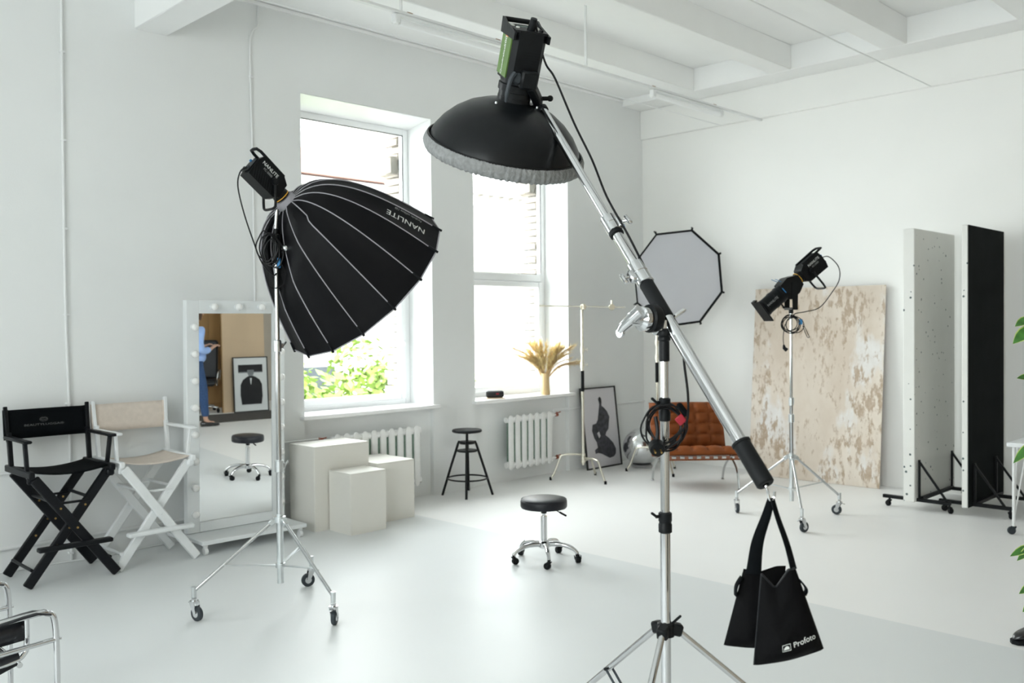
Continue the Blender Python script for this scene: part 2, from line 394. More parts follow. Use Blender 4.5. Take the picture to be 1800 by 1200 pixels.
def window(n, loc, w, h, rz, trans=None):
    r = bpy.data.objects.new('window_%d' % n, None); COL.objects.link(r); r.location = loc; r.rotation_euler = (0, 0, radians(rz)); struct(r)
    fr = .06; d = .075
    m = MB()
    for sx in (-1, 1): m.box((sx*(w/2-fr/2), 0, h/2), (fr, d, h), .006)
    m.box((0, 0, fr/2+.005), (w-2*fr, d, fr), .006); m.box((0, 0, h-fr/2), (w-2*fr, d, fr), .006)
    m.build('frame', 'pvc', r)
    tz = 1.285
    MB().box((0, 0, tz+.03), (w-2*fr, d, .085), .006).build('transom', 'pvc', r)
    s = MB(); sw = .062; zb, zt = fr, tz-.015; W2 = w/2-fr
    for sx in (-1, 1): s.box((sx*(W2-sw/2), -.018, (zb+zt)/2), (sw, .07, zt-zb), .008)
    for z in (zb+sw/2, zt-sw/2): s.box((0, -.018, z), (2*W2-2*sw, .07, sw), .008)
    sash = s.build('sash', 'pvc', r)
    MB().box((W2-.03, -.062, .62), (.03, .012, .07), .004).bar((W2-.03, -.075, .62), (W2-.13, -.085, .68), .016, .014, bev=.004).cyl((W2-.03, -.06, .62), (W2-.03, -.08, .62), .009).build('handle', 'pvc', sash)
    MB().box((0, 0, (zb+zt)/2), (2*W2-2*sw+.01, .006, zt-zb-2*sw+.01)).build('pane', 'window_glass', sash, 0)
    MB().box((0, 0, (tz+.07+h-fr)/2), (2*W2+.01, .006, h-fr-tz-.07+.01)).build('pane', 'window_glass', r, 0)
    MB().tube([(-W2+.004, -.028, tz+.078), (W2-.004, -.028, tz+.078), (W2-.004, -.028, h-fr-.004), (-W2+.004, -.028, h-fr-.004)], .005, 6, True).build('gasket', 'black_rubber', r)
    return r
for i, (a, b) in enumerate(NWIN):
    r = window(i+1, ((a+b)/2, 7.19, WZ0), b-a, WZ1-WZ0-.055, 0)
    MB().prism([(-.388, WZ1-WZ0-.003), (.04, WZ1-WZ0-.003), (.04, WZ1-WZ0-.055), (-.04, WZ1-WZ0-.055)], (-(b-a)/2+.001, 0, 0), (0, 1, 0), (0, 0, 1), (b-a-.002, 0, 0)).build('soffit_lining', 'sill_white', r, 0)
    MB().box((0, -.247, .0), (b-a+.09, .42, .036), .006).build('sill', 'sill_white', r)
for i, (a, b) in enumerate(WWIN):
    r = window(i+4, (X0-.25, (a+b)/2, WZ0), b-a, WZ1-WZ0, 90)
    MB().box((0, -.175, .0), (b-a+.09, .27, .036), .006).build('sill', 'sill_white', r)
# rough bricks of the outer reveal, seen through the glass
bm0 = MB().box((0, 0, 0), (.06, .24, .068), .006).build('brick', 'brick', wall_north).data
COL.objects.unlink(bpy.data.objects['brick']); bpy.data.objects.remove(bpy.data.objects['brick'])
for a, b in NWIN[:2]:
    for k in range(35):
        o = bpy.data.objects.new('brick', bm0); COL.objects.link(o); o.parent = wall_north
        o.location = (b-.012+random.uniform(-.012, .012)-(.02 if k % 2 else 0), 7.36, .93+k*.0775)
    o = bpy.data.objects.new('brick', bm0); COL.objects.link(o); o.parent = wall_north; o.location = (b-.09, 7.37, 3.25); o.scale = (1.6, 1, 2.6)

# pipes along the window wall
def pipe(label, pts, r=.012, name='heating_pipe', clips=(), cat='pipe', mt='pipe_white', smooth=0):
    t = thing(name, label, cat, pts[0])
    o = V(pts[0]); P = [V(p)-o for p in pts]
    MB().tube(spline(P, 6) if smooth else P, r, 10).build('tube', mt, t)
    for c in clips:
        c = V(c)-o; MB().box(c, (.035, .03, .018), .004).build('clip', mt, t)
    return t
pipe('white heating pipe running low along the wall behind the director chairs', [(X0+.01, 6.772, .17), (3.6, 6.772, .165), (4.42, 6.772, .165)], .013, clips=[(2.15, 6.785, .17)])
pipe('thin white upper heating pipe along the wall at chair seat height', [(X0+.01, 6.772, .675), (4.4, 6.772, .675)], .01)
pipe('white vertical pipe with clips on the wall behind the black director chair', [(2.33, 6.78, 0.0), (2.335, 6.78, 1.0), (2.32, 6.78, 2.0), (2.33, 6.78, 4.28)], .009,
     clips=[(2.33, 6.785, z) for z in (.06, 1.12, 1.75, 2.36, 2.98, 3.6)], name='wall_conduit', smooth=1)
pipe('white vertical cable running up the wall left of the nearer window', [(3.80, 6.787, .3), (3.80, 6.787, 2.9), (3.79, 6.787, 3.95), (3.86, 6.787, 4.12), (3.87, 6.787, 4.29)], .008, clips=[(3.80, 6.79, 2.9), (3.8, 6.79, 3.7)], name='wall_cable', smooth=1)
pipe('white heating pipe from the right radiator to the room corner', [(7.42, 6.785, .70), (9.09, 6.785, .70)], .012)
pipe('thin grey cable lying along the foot of the wall under the chairs', [(1.4, 6.775, .007), (2.2, 6.765, .007), (2.5, 6.72, .007), (2.9, 6.76, .007), (3.4, 6.77, .007)], .006, name='floor_cable', cat='cable', mt='cable_white', smooth=1)

def radiator(x0, n, label, valve_left):
    t = thing('radiator', label, 'radiator', (x0, 6.73, .14), 0, 'cast iron radiators under the windows')
    pitch = .0985; H = .57
    def col(y):
        m = MB(); w, d = .069, .026; prof = [(0, 0.0), (.6, .008), (.9, .03), (1, .07), (1, H-.07), (.9, H-.03), (.6, H-.008), (0, H)]
        N = 14; vs = []; fs = []
        for s_, z in prof:
            for k in range(N):
                a = 2*pi*k/N; e = .6
                vs.append((math.copysign(abs(cos(a))**e, cos(a))*w/2*s_, y+math.copysign(abs(sin(a))**e, sin(a))*d/2*s_, z))
        for i in range(len(prof)-1):
            for k in range(N): fs.append((i*N+k, i*N+(k+1) % N, (i+1)*N+(k+1) % N, (i+1)*N+k))
        return m.add(vs, fs)
    m = col(-.035)
    for z in (.05, H-.05): m.cyl((-pitch/2, -.005, z), (pitch/2, -.022, z), .03, n=12)
    first = m.build('section', 'radiator_white', t); first.location.x = pitch/2
    for k in range(1, n):
        c = first.copy(); COL.objects.link(c); c.location.x = pitch*(k+.5)
    MB().box((n*pitch/2+.012, .008, H/2), (n*pitch-.1, .07, H-.16)).build('gap_shade_plate', 'radiator_gap_shade', t, 0)  # added dark plate: paints the shade seen in the gaps between sections
    e = -1 if valve_left else 1; ex = 0 if valve_left else n*pitch
    for z in (H-.05, .05):
        MB().cyl((ex, -.005, z), (ex+e*.16, -.005, z), .012).build('pipe_stub', 'pipe_white', t)
        MB().cyl((ex+e*.08, -.005, z), (ex+e*.115, -.005, z), .019, n=8).bar((ex+e*.1, -.03, z+.025), (ex+e*.06, -.03, z+.03), .012, .01, bev=.003).bar((ex+e*.1, -.03, z+.025), (ex+e*.14, -.03, z+.032), .012, .01, bev=.003).build('valve', 'valve_red', t)
    return t
radiator(4.48, 10, 'white cast iron radiator under the nearer window, partly behind the plinths', True)
radiator(6.62, 7, 'white cast iron radiator under the farther window, right of the black bar stool', False)

# ceiling fittings
t = thing('lighting_track', 'long rusty white lighting conduit hung below the ceiling along the windows', 'conduit', (3.12, 5.16, 3.88))
MB().box((2.98, 0, 0), (5.93, .035, .022), .004).build('rail', 'cable_white', t)
for x in (.95, 2.98): MB().cyl((x, 0, .01), (x, 0, .62), .012, n=10).build('drop_rod', 'cable_white', t)
for x in (1.02, 1.9, 3.95, 5.0): MB().box((x, 0, .010), (.05, .037, .008), .002).build('rust_patch', 'rust', t)
for x0, x1, lb in ((4.0, 5.2, 'white fluorescent tube on the ceiling conduit left of the beauty dish'), (7.05, 8.27, 'white fluorescent tube on the ceiling conduit near the far wall')):
    t = thing('fluorescent_lamp', lb, 'lamp', (x0, 5.16, 3.866), 0, 'fluorescent lamps on the conduit'); L = x1-x0
    MB().box((L/2, 0, -.012), (L-.06, .05, .02), .005).build('housing', 'cable_white', t)
    MB().cyl((.05, 0, -.055), (L-.05, 0, -.058), .024, n=16).build('tube', 'tube_white', t)
    for x in (.025, L-.025): MB().box((x, 0, -.040), (.05, .052, .07), .008).build('end_cap', 'cable_white', t)
pipe('thin grey suspension wire stretched under the ceiling beams', [(3.11, 3.345, 3.92), (9.05, 3.345, 3.9)], .006, name='suspension_wire', cat='wire')
pipe('thin white wire under the ceiling near the corner end wall', [(3.11, 5.66, 3.9), (9.05, 5.66, 3.9)], .004, name='ceiling_wire', cat='wire')

# ================================================================ outside the windows
struct(MB().box((10, 18, -2.6), (70, 21, .2)).build('ground', 'asphalt', smooth=0))
def building(name, label, x0, x1, y, z1, rows, pitch, roof, loc):
    t = thing(name, label, 'building', (x0, y, -2.5), 0)
    W_ = x1-x0; H = z1+2.5
    MB().box((W_/2, 2, H/2), (W_, 4, H)).build('wall', 'facade_cream', t, 0)
    if roof:
        MB().prism([(-.35, 0), (W_+.35, 0), (W_+.1, .5), (.1, .5)], (0, -.4, H), (1, 0, 0), (0, 0, 1), (0, 4, 0)).build('roof', 'roof_red', t, 0)
    m = MB().box((W_/2, -.14, H-.12), (W_+.2, .3, .16)).box((W_/2, -.08, H-.5), (W_+.1, .18, .1)); m.build('cornice', 'facade_trim', t, 0)
    k = 0
    while .3+k*.42 < W_:
        MB().box((.3+k*.42, -.1, H-.32), (.16, .2, .2)).build('dentil', 'facade_trim', t, 0); k += 1
    for zr in rows:
        x = pitch*.6
        while x+1 < W_:
            f = MB().box((x+.45, -.03, zr+2.5), (1.1, .08, 1.5)).build('window', 'facade_trim', t, 0)
            MB().box((x+.45, -.06, zr+2.5), (.86, .06, 1.26)).build('pane', 'wheel_grey', f, 0); x += pitch
building('apartment_house', 'pale cream house with reddish roof edge seen through the nearer window', 6.0, 13.4, 16, 4.7, (3.0, .2), 2.4, True, 0)
building('cornice_house', 'pale cream house with toothed cornice seen through the farther window', 15.5, 33, 20, 5.75, (3.5, 1.2), 3.1, False, 0)
def tree(label, x, y, top, rad, n, seed):
    random.seed(seed)
    t = thing('garden_tree', label, 'tree', (x, y, -2.5), 0, 'trees outside the windows')
    m = MB().tube(spline([(0, 0, 0), (.05, 0, 1), (-.03, .05, top+1.7)], 4), .07, 8)
    for k in range(7):
        a = random.uniform(0, 6.28); z = random.uniform(.9, top+1.5); m.tube([(0, 0, z), (cos(a)*rad*.6, sin(a)*rad*.6, z+.7)], [.03, .012], 6)
    m.build('trunk', 'bark', t)
    f = MB(); blobs = [(random.uniform(-.7, .7)*rad, random.uniform(-.6, .6)*rad, random.uniform(1.0, top+2.0), random.uniform(.35, .6)*rad) for _ in range(16)]
    for _ in range(n):
        bx, by, bz, br = random.choice(blobs); d = Vector((random.gauss(0, 1), random.gauss(0, 1), random.gauss(0, 1))).normalized()*br*random.uniform(.6, 1)
        c = Vector((bx, by, min(bz, top+2.5-br*.8)))+d; nrm = (d+Vector((random.gauss(0, .4), random.gauss(0, .4), .4))).normalized(); x_, y_ = perp(nrm)
        a = random.uniform(0, 6.28); X_ = x_*cos(a)+y_*sin(a); Y_ = nrm.cross(X_); s = random.uniform(.06, .12)
        f.add([c-X_*s, c-Y_*s*.5+nrm*.01, c+X_*s, c+Y_*s*.5-nrm*.01], [(0, 1, 2, 3)])
    o = f.build('foliage', 'tree_leaf', t, 0); o['kind'] = 'stuff'
tree('leafy green tree at the left of the nearer window view', 7.2, 11.4, 1.3, 1.1, 2600, 3)
tree('leafy green tree at the right of the nearer window view', 9.9, 12.8, 1.6, 1.1, 2600, 5)
tree('low green bush outside the farther window', 11.75, 12.4, .75, .8, 1500, 9)
random.seed(11)

# ================================================================ furniture along the window wall
def director_chair(name, label, loc, wood, canvas, bolts, logo=False):
    t = thing(name, label, 'chair', loc, 0, 'folding director chairs by the mirror')
    for y in (-.21, .20):
        for s in (-1, 1):
            yy = y + (.017 if s > 0 else -.017)
            lg = MB().bar((-s*.275, yy, .012), (s*.235, yy, .70),   .062, .028, up=(0, 1, 0), bev=.006).build('leg', wood, t)
            for f in (.35, .5, .7):
                q = V(-s*.275+s*.51*f, yy-.016, .012+.688*f); MB().cyl(q, q+V(0, -.004, 0), .007, n=10).build('bolt', bolts, lg)
    for s in (-1, 1):
        MB().box((s*.25, 0, .725), (.036, .50, .045), .006).build('seat_rail', wood, t)
        MB().box((s*.245, -.21, .69), (.05, .035, .05), .01).build('hinge_block', wood, t)
        MB().bar((s*.25, -.15, .745), (s*.265, -.165, .925), .024, .03, bev=.004).build('arm_post', wood, t)
        MB().box((s*.265, -.02, .935), (.05, .43, .02), .007).build('armrest', wood, t)
        MB().bar((s*.25, .165, .73), (s*.252, .2, .965), .028, .034, bev=.004).build('back_socket', wood, t)
        MB().bar((s*.255, .2, .9), (s*.262, .235, 1.135), .024, .024, bev=.004).build('back_post', wood, t)
        MB().cyl((-s*.245, -.19, .085+.03), (-s*.245, .19, .085+.03), .011, n=10).build('side_stretcher', wood, t)
        MB().cyl((s*.12, -.19, .535), (s*.12, .19, .535), .011, n=10).build('upper_stretcher', wood, t)
    for y in (-.2, .2): MB().bar((-.12, y, .52), (.12, y, .52), .022, .014, bev=.003).build('cross_bar', wood, t)
    MB().box((0, -.262, .25), (.46, .06, .028), .006).build('footrest', wood, t)
    m = MB().grid(lambda u, v: V(-.245+.49*u, -.215+.43*v, .742-.034*sin(pi*u)**.8-.004*sin(pi*v)), 14, 6); m.build('seat_canvas', canvas, t, solid=.006)
    m = MB().grid(lambda u, v: V(-.268+.536*u, .215+.022*v+.018*sin(pi*u), .915+.195*v), 14, 4); bk = m.build('back_canvas', canvas, t, solid=.006)
    for s in (-1, 1): MB().lathe([(.019, 0), (.019, .2)], (s*.259, .219, .913), (0, .11, 1), 12).build('canvas_sleeve', canvas, bk)
    if logo:
        o = V(-.01, .222, 1.0)
        f = lambda a, b: V(a, .215+.022*((b-.915)/.195)+.018*sin(pi*(a+.268)/.536)-.005, b)
        MB().text('BEAUTYLUGGA®', .019, lambda a, b: f(a*1.75-.02, 1.0+b)).build('lettering', 'print_dim', bk, 0)
        lip = MB()
        for k, (w, h, dz) in enumerate([(.026, .014, 0), (.020, .006, .001)]):
            pts = [f(-.02+w*cos(2*pi*i/24), 1.035+dz+h*sin(2*pi*i/24)*(1-.25*(abs(cos(2*pi*i/24)) < .25 and sin(2*pi*i/24) > 0))) for i in range(24)]
            lip.tube(pts, .0011, 4, True)
        lip.build('emblem', 'print_dim', bk)
    return t
director_chair('director_chair', 'black folding director chair with black canvas and small printed emblem', (2.15, 6.43, 0), 'black_wood', 'black_canvas', 'brass', True)
director_chair('director_chair', 'white folding director chair with beige canvas beside the bulb mirror', (2.715, 6.43, 0), 'white_wood', 'beige_canvas', 'white_wood')

# lit-bulb standing mirror on a wheeled base
t = thing('vanity_mirror', 'tall white standing mirror with round bulbs on a wheeled base', 'mirror', (3.465, 6.5, 0), -1.2)
lean = Matrix.Rotation(radians(1.25), 3, 'X')          # leans forward a touch
def lz(x, y, z): p = lean @ V(x, y, z-.11); return V(p.x, p.y, p.z+.11)
LX, LY, LZ_ = V(1, 0, 0), lean @ V(0, 1, 0), lean @ V(0, 0, 1)
def lbox(m, c, d, bev=.003): return m.box(lz(*c), d, bev, LX, LY, LZ_)
W2, z0, z1 = .405, .11, 1.855; gx0, gx1, gz0, gz1 = -.307, .30, .185, 1.757
fr = MB(); lbox(fr, ((-W2+gx0)/2, .02, (z0+z1)/2), (gx0+W2, .06, z1-z0)); fr.build('frame_side', 'mirror_frame', t)
fr = MB(); lbox(fr, ((W2+gx1)/2, .02, (z0+z1)/2), (W2-gx1, .06, z1-z0)); fr.build('frame_side', 'mirror_frame', t)
fr = MB(); lbox(fr, ((gx0+gx1)/2, .02, (gz1+z1)/2), (gx1-gx0, .06, z1-gz1)); fr.build('frame_top', 'mirror_frame', t)
fr = MB(); lbox(fr, ((gx0+gx1)/2, .02, (z0+gz0)/2), (gx1-gx0, .06, gz0-z0)); fr.build('frame_bottom', 'mirror_frame', t)
gl = MB(); lbox(gl, ((gx0+gx1)/2, .006, (gz0+gz1)/2), (gx1-gx0, .008, gz1-gz0), 0); gl.build('glass', 'mirror_glass', t, 0)
bk = MB(); lbox(bk, (0, .058, (z0+z1)/2), (.79, .012, z1-z0-.02)); bk.build('back_board', 'mirror_frame', t)
def bulb(x, z):
    c = lz(x, -.01, z); n = -LY
    so = MB().lathe([(.0, 0), (.02, 0), (.02, .012), (.012, .014)], c, n, 16).build('bulb_socket', 'mirror_frame', t)
    MB().lathe([(.012, .008), (.016, .014), (.026, .024), (.029, .036), (.026, .05), (.016, .06), (0, .0635)], c, n, 16).build('bulb', 'bulb_glass', so)
for k in range(8):
    z = 1.655-.2*k; bulb(-.355, z); bulb(.355, z)
for x in (-.2, -.005, .19): bulb(x, 1.807)
MB().box((-.0, -.11, .092), (.86, .40, .03), .004).build('base_board', 'mirror_frame', t)
for x in (-.39, .39):
    for y in (-.27, .05):
        c = MB().box((x, y, .066), (.03, .03, .022), .004).build('caster', 'pipe_white', t)
        MB().cyl((x-.012, y, .028), (x+.012, y, .028), .028, n=18).build('wheel', 'cable_white', c)

# plinths
for nm, lb, x0, x1, y0, y1, h in (('plinth', 'tallest cream white plinth box standing next to the mirror', 4.02, 4.55, 6.27, 6.645, .684),
        ('plinth', 'smallest cream white plinth box standing frontmost of the three', 4.145, 4.49, 5.955, 6.255, .488),
        ('plinth', 'wide cream white plinth box at the right end, before the radiator', 4.56, 4.945, 6.155, 6.64, .502)):
    t = thing(nm, lb, 'plinth', ((x0+x1)/2, (y0+y1)/2, 0), 0, 'cream plinth boxes'); w, d = x1-x0, y1-y0; th = .012
    for s in (-1, 1): MB().box((s*(w/2-th/2), 0, h/2-th/2), (th, d-2*th, h-th), .0015).build('side_panel', 'plinth', t)
    for s in (-1, 1): MB().box((0, s*(d/2-th/2), h/2-th/2), (w, th, h-th), .0015).build('face_panel', 'plinth', t)
    MB().box((0, 0, h-th/2), (w, d, th), .002).build('top_panel', 'plinth', t)

# black bar stool
t = thing('bar_stool', 'black metal bar stool with round wooden seat standing between the radiators', 'stool', (5.93, 6.56, 0), 45)
MB().lathe([(0, .612), (.135, .612), (.146, .62), (.146, .632), (.138, .64), (0, .641)], n=40).build('seat', 'black_wood', t)
MB().cyl((0, 0, .44), (0, 0, .612), .013).lathe([(.05, .6), (.05, .612)], n=20).build('spindle', 'black_metal', t)
MB().lathe([(.018, .50), (.075, .5), (.08, .51), (.075, .525), (.018, .525)], n=24).build('top_collar', 'black_metal', t)
MB().lathe([(.012, .425), (.098, .425), (.104, .433), (.098, .442), (.012, .442)], n=28).build('lower_collar', 'black_metal', t)
for k in range(4):
    a = k*pi/2; c, s = cos(a), sin(a)
    MB().tube([(c*.055, s*.055, .515), (c*.08, s*.08, .52), (c*.088, s*.088, .50), (c*.165, s*.165, .26), (c*.245, s*.245, .0)], .0125, 10).build('leg', 'black_metal', t)
MB().ring((0, 0, .165), (0, 0, 1), .192, .008, 40).build('foot_ring', 'black_metal', t)

# swivel casters
def caster(parent, c, r, yaw, fork='chrome', wheel='wheel_grey', w=.022, h=None, brake=True):
    """a swivel caster standing on the floor under c (floor point of its stem)"""
    c = V(c); f = V(cos(yaw), sin(yaw), 0); sd = V(-f.y, f.x, 0); ax = c + f*r*.55 + V(0, 0, r); h = h or r*2.6
    m = MB().cyl(c+V(0, 0, h-.006), c+V(0, 0, h+.012), r*.34, n=12).lathe([(r*.62, h-.012), (r*.62, h-.003)], c, n=16)
    for s in (-1, 1):
        q = sd*s*(w/2+.004)
        m.prism([(-r*.5, 0), (r*.5, 0), (.0+r*.75, -(h-.012-r)), (r*.35, -(h-.012-r)-r*.2)], c+q+V(0, 0, h-.008), f, ZV, sd*s*.003)
    fk = m.build('caster', fork, parent)
    MB().lathe([(r*.5, -w*.5), (r*.86, -w*.5), (r, -w*.3), (r, w*.3), (r*.86, w*.5), (r*.5, w*.5)], ax, sd, 20).build('wheel', wheel, fk)
    MB().lathe([(0, -w*.52), (r*.5, -w*.52), (r*.5, w*.52), (0, w*.52)], ax, sd, 14).build('wheel_hub', fork, fk)
    if brake: MB().bar(c+V(0, 0, h-.012)-f*r*.2, c+V(0, 0, h-.02)-f*r*1.15+sd*.004, .014, .005, bev=.002).build('brake_lever', fork, fk)
    return fk

# rolling stool
t = thing('rolling_stool', 'round black padded rolling stool with chrome five arm base', 'stool', (4.63, 4.33, 0), 0)
st = MB().lathe([(0, .372), (.14, .372), (.158, .376), (.163, .385), (.163, .42), (.158, .432), (.145, .44), (.08, .445), (0, .446)], n=48).build('seat', 'stool_leather', t)
MB().ring((0, 0, .434), (0, 0, 1), .157, .0025, 48, 6).build('piping', 'stool_leather', st)
MB().cyl((0, 0, .335), (0, 0, .372), .02).box((0, 0, .365), (.12, .1, .012), .004).build('mount', 'black_metal', t)
MB().cyl((0, 0, .30), (0, 0, .345), .012).build('piston', 'chrome_bright', t)
MB().cyl((0, 0, .13), (0, 0, .315), .022, n=20).build('column', 'chrome_bright', t)
lv = MB().cyl((.06, -.04, .36), (.115, -.075, .32), .004, n=8).build('lever', 'black_metal', t)
MB().cyl((.095, -.0625, .335), (.135, -.088, .307), .007, n=10).build('grip', 'black_plastic', lv)
MB().lathe([(.028, .09), (.042, .1), (.042, .125), (.03, .14), (.022, .142)], n=24).build('hub', 'chrome_bright', t)
for k in range(5):
    a = radians(15+72*k); c, s = cos(a), sin(a)
    MB().tube(spline([(c*.03, s*.03, .118), (c*.1, s*.1, .122), (c*.17, s*.17, .108), (c*.215, s*.215, .085), (c*.235, s*.235, .062)], 4), [.017]*5+[.015]*6+[.013]*6, 10).build('arm', 'chrome_bright', t)
    caster(t, (c*.235, s*.235, 0), .024, a+1.1+k, 'black_plastic', 'black_plastic', .034, .058, False)

# framed fashion print leaning by the corner
def leaning(label, name, loc, rz, w, h, lean_deg, mats, figure, group, fw=.02, mount=0):
    t = thing(name, label, 'picture', loc, rz, group); R = Matrix.Rotation(-radians(lean_deg), 3, 'X')
    P = lambda x, y, z: R @ V(x, y, z); X, Y, Z = V(1, 0, 0), R @ V(0, 1, 0), R @ V(0, 0, 1); th = .022
    for s in (-1, 1): MB().box(P(s*(w/2-fw/2), th/2, h/2), (fw, th, h), .002, X, Y, Z).build('frame_side', 'frame_black', t)
    for z in (fw/2, h-fw/2): MB().box(P(0, th/2, z), (w-2*fw, th, fw), .002, X, Y, Z).build('frame_rail', 'frame_black', t)
    MB().box(P(0, th*.6, h/2), (w-2*fw+.004, .004, h-2*fw+.004), 0, X, Y, Z).build('sheet', mats[0], t, 0)
    for k, (nm, mt, poly) in enumerate(figure):
        d = -.0012*(k+1)
        MB().prism([(x, z) for x, z in poly], P(0, th*.6-.0022, 0)+Y*d, X, Z, Y*-.0005).build(nm, mt, t, 0)
    MB().box(P(0, th*.95, h/2), (w-fw, .003, h-fw), 0, X, Y, Z).build('backing', 'frame_black', t, 0)
    return t
def pts(s, sx, sz, ox=0, oz=0): return [(ox+sx*float(a), oz+sz*float(b)) for a, b in (q.split(',') for q in s.split())]
seated = 'robed_figure', 'ink', pts('.02,.88 .05,.9 .08,.88 .085,.83 .075,.78 .12,.75 .17,.7 .21,.62 .19,.55 .17,.46 .12,.42 .1,.38 .17,.33 .24,.26 .28,.18 .27,.12 .24,.09 .22,.08 .14,.07 .08,.1 .0,.14 -.08,.16 -.12,.15 -.13,.2 -.07,.23 -.08,.3 -.12,.36 -.15,.46 -.13,.54 -.06,.55 -.02,.6 .0,.68 .02,.75 .035,.8'.strip(), 1, 1)
def fig(poly, w, h, ox, oz): return [(ox+x*w, oz+z*h) for x, z in poly]
leaning('black framed print of a seated robed figure leaning in the corner', 'framed_print', (8.15, 6.64, 0), 0, .63, .93, 6.6, ['paper'],
        [(seated[0], 'ink', fig(seated[2], .93, .86, -.03, .04)), ('head', 'ink_solid', fig([(.03, .88), (.05, .905), (.075, .885), (.08, .84), (.065, .82), (.04, .83)], .93, .86, -.03, .04)), ('pale_gap', 'paper', fig([(-.06, .42), (-.02, .44), (.0, .38), (-.03, .35)], .93, .86, -.03, .04))], 'framed prints leaning on walls', .018)

# mirror ball
t = thing('mirror_ball', 'silver foil ball lying on the floor in the room corner', 'ball', (8.46, 6.36, 0))
m = MB(); m.ball((0, 0, .232), .215, 28); m.build('sphere', 'foil', t, 60)
MB().lathe([(.1, .0), (.11, .0), (.12, .02), (.11, .034), (.1, .03)], n=32).build('floor_ring', 'pot_grey', t)

# tufted lounge chair
t = thing('lounge_chair', 'tufted brown leather lounge chair on crossed chrome legs', 'chair', (7.85, 5.23, 0), -43)
def cushion(nm, w, L, th, nx, ny, o, X, Y, N):
    o, X, Y, N = V(o), V(X), V(Y).normalized(), V(N).normalized()
    def puff(u, v): return .034*(abs(sin(pi*u*nx))*abs(sin(pi*v*ny)))**.4
    nu, nv = nx*6, ny*6; m = MB(); top = lambda u, v: o + X*(w*(u-.5)) + Y*(L*v) + N*(th*(.7+.3*min(1, 6*min(u, 1-u), 6*min(v, 1-v))) + puff(u, v)-.034)
    m.grid(top, nu, nv)
    bot = lambda u, v: o + X*(w*(u-.5)) + Y*(L*v)
    m.grid(bot, 1, 1)
    for (f0) in (lambda k: (k, 0), lambda k: (k, 1), lambda k: (0, k), lambda k: (1, k)):
        n = nu
        m.grid(lambda a, b: bot(*f0(a)).lerp(top(*f0(a)), b)+(bot(*f0(a)).lerp(top(*f0(a)), .5)-(o+Y*L/2+N*th/2)).normalized()*.01*sin(pi*b), n, 4)
    c = m.build(nm, 'brown_leather', t, 50)
    for i in range(1, nx):
        for j in range(1, ny):
            MB().lathe([(0, .004), (.006, .003), (.007, 0)], top(i/nx, j/ny)+N*.001, N, 8).build('button', 'brown_leather', c)
cushion('seat_cushion', .76, .62, .1, 5, 4, (0, -.32, .355), (1, 0, 0), (0, 1, -.16), (0, .16, 1))
cushion('back_cushion', .76, .47, .1, 5, 4, (0, .29, .36), (1, 0, 0), (0, .36, .93), (0, -.93, .36))
for k in range(9):
    x = -.33+k*.0825
    MB().bar((x, -.33, .345), (x, .28, .248), .04, .006, bev=.001).build('seat_strap', 'strap_leather', t)
    MB().box((x, -.346, .335), (.04, .006, .03), .002).build('strap_loop', 'strap_leather', t)
for k in range(5):
    z = .4+k*.085; MB().bar((-.37, .345+(z-.4)*.38, z), (.37, .345+(z-.4)*.38, z), .005, .04, bev=.001).build('back_strap', 'strap_leather', t)
for s in (-1, 1):
    x = s*.372
    MB().tube(spline([(x, -.3, .012), (x, -.2, .2), (x, .05, .3), (x, .27, .36), (x, .38, .56), (x, .462, .77)], 6), .0115, 8).build('back_leg', 'chrome', t)
    MB().tube(spline([(x, .33, .012), (x, .25, .15), (x, .05, .27), (x, -.15, .318), (x, -.335, .345)], 6), .0115, 8).build('seat_leg', 'chrome', t)
    for y in (-.3, .33): MB().box((x, y, .006), (.03, .04, .012), .003).build('foot', 'chrome', t)
MB().bar((-.372, -.33, .312), (.372, -.33, .312), .014, .016, bev=.003).build('front_band', 'brown_leather', t)
for y, z in ((-.33, .338), (.27, .245), (.462, .76)): MB().bar((-.372, y, z), (.372, y, z), .03, .012, bev=.002).build('cross_rail', 'chrome', t)

# distressed backdrop board leaning on the end wall
t = thing('backdrop_board', 'tall backdrop board with distressed beige plaster print leaning on the wall', 'backdrop', (8.865, 4.48, 0), 0)
yb, zt = .70, 2.015; zv = V(.165, 0, zt).normalized(); xv = V(.035, 1, 0).normalized() if False else V(-.045, 1, 0).normalized(); nv = xv.cross(zv).normalized()
MB().box(zv*1.012-nv*.012, (1.41, 2.022, .012), .001, xv, zv, nv).build('print_sheet', 'distressed_plaster', t)
MB().box(zv*1.012, (1.40, 2.01, .012), .001, xv, zv, nv).build('backing', 'brown_leather', t)

# wheeled flats
def wheeled_flat(label, y, x0, x1, faces, th):
    t = thing('wheeled_flat', label, 'panel', (x0, y, 0), 0, 'wheeled studio flats'); L = x1-x0
    MB().box((L/2, th/2, 1.265), (L, th, 2.39), .006).build('foam_slab', 'speckled_foam', t)
    if faces: MB().box((L/2, -.002, 1.265), (L-.006, .004, 2.385), .0005).build('black_face', 'foam_black', t)
    for x in ((.12, L-.25) if faces else (.06, L-.12)):
        f = MB().box((x, th/2-.04, .088), (.035, .58, .03), .003).build('foot_bar', 'black_metal', t)
        for yy in (-.3, .25):
            caster(t, (x, th/2-.04+yy*.93, 0), .026, .6+yy*3, 'black_metal', 'black_rubber', .024, .066, False)
        MB().box((x, -.018, .26), (.022, .016, .36), .002).build('upright', 'black_metal', t)
        MB().bar((x, -.02, .42), (x, -.25, .10), .018, .018, bev=.002).build('brace', 'black_metal', t)
    MB().box((L/2, -.02, .095), (L-.22, .03, .03), .003).build('rail', 'black_metal', t)
wheeled_flat('white speckled foam flat on black wheeled feet beside the backdrop', 3.12, 8.07, 9.03, False, .10)
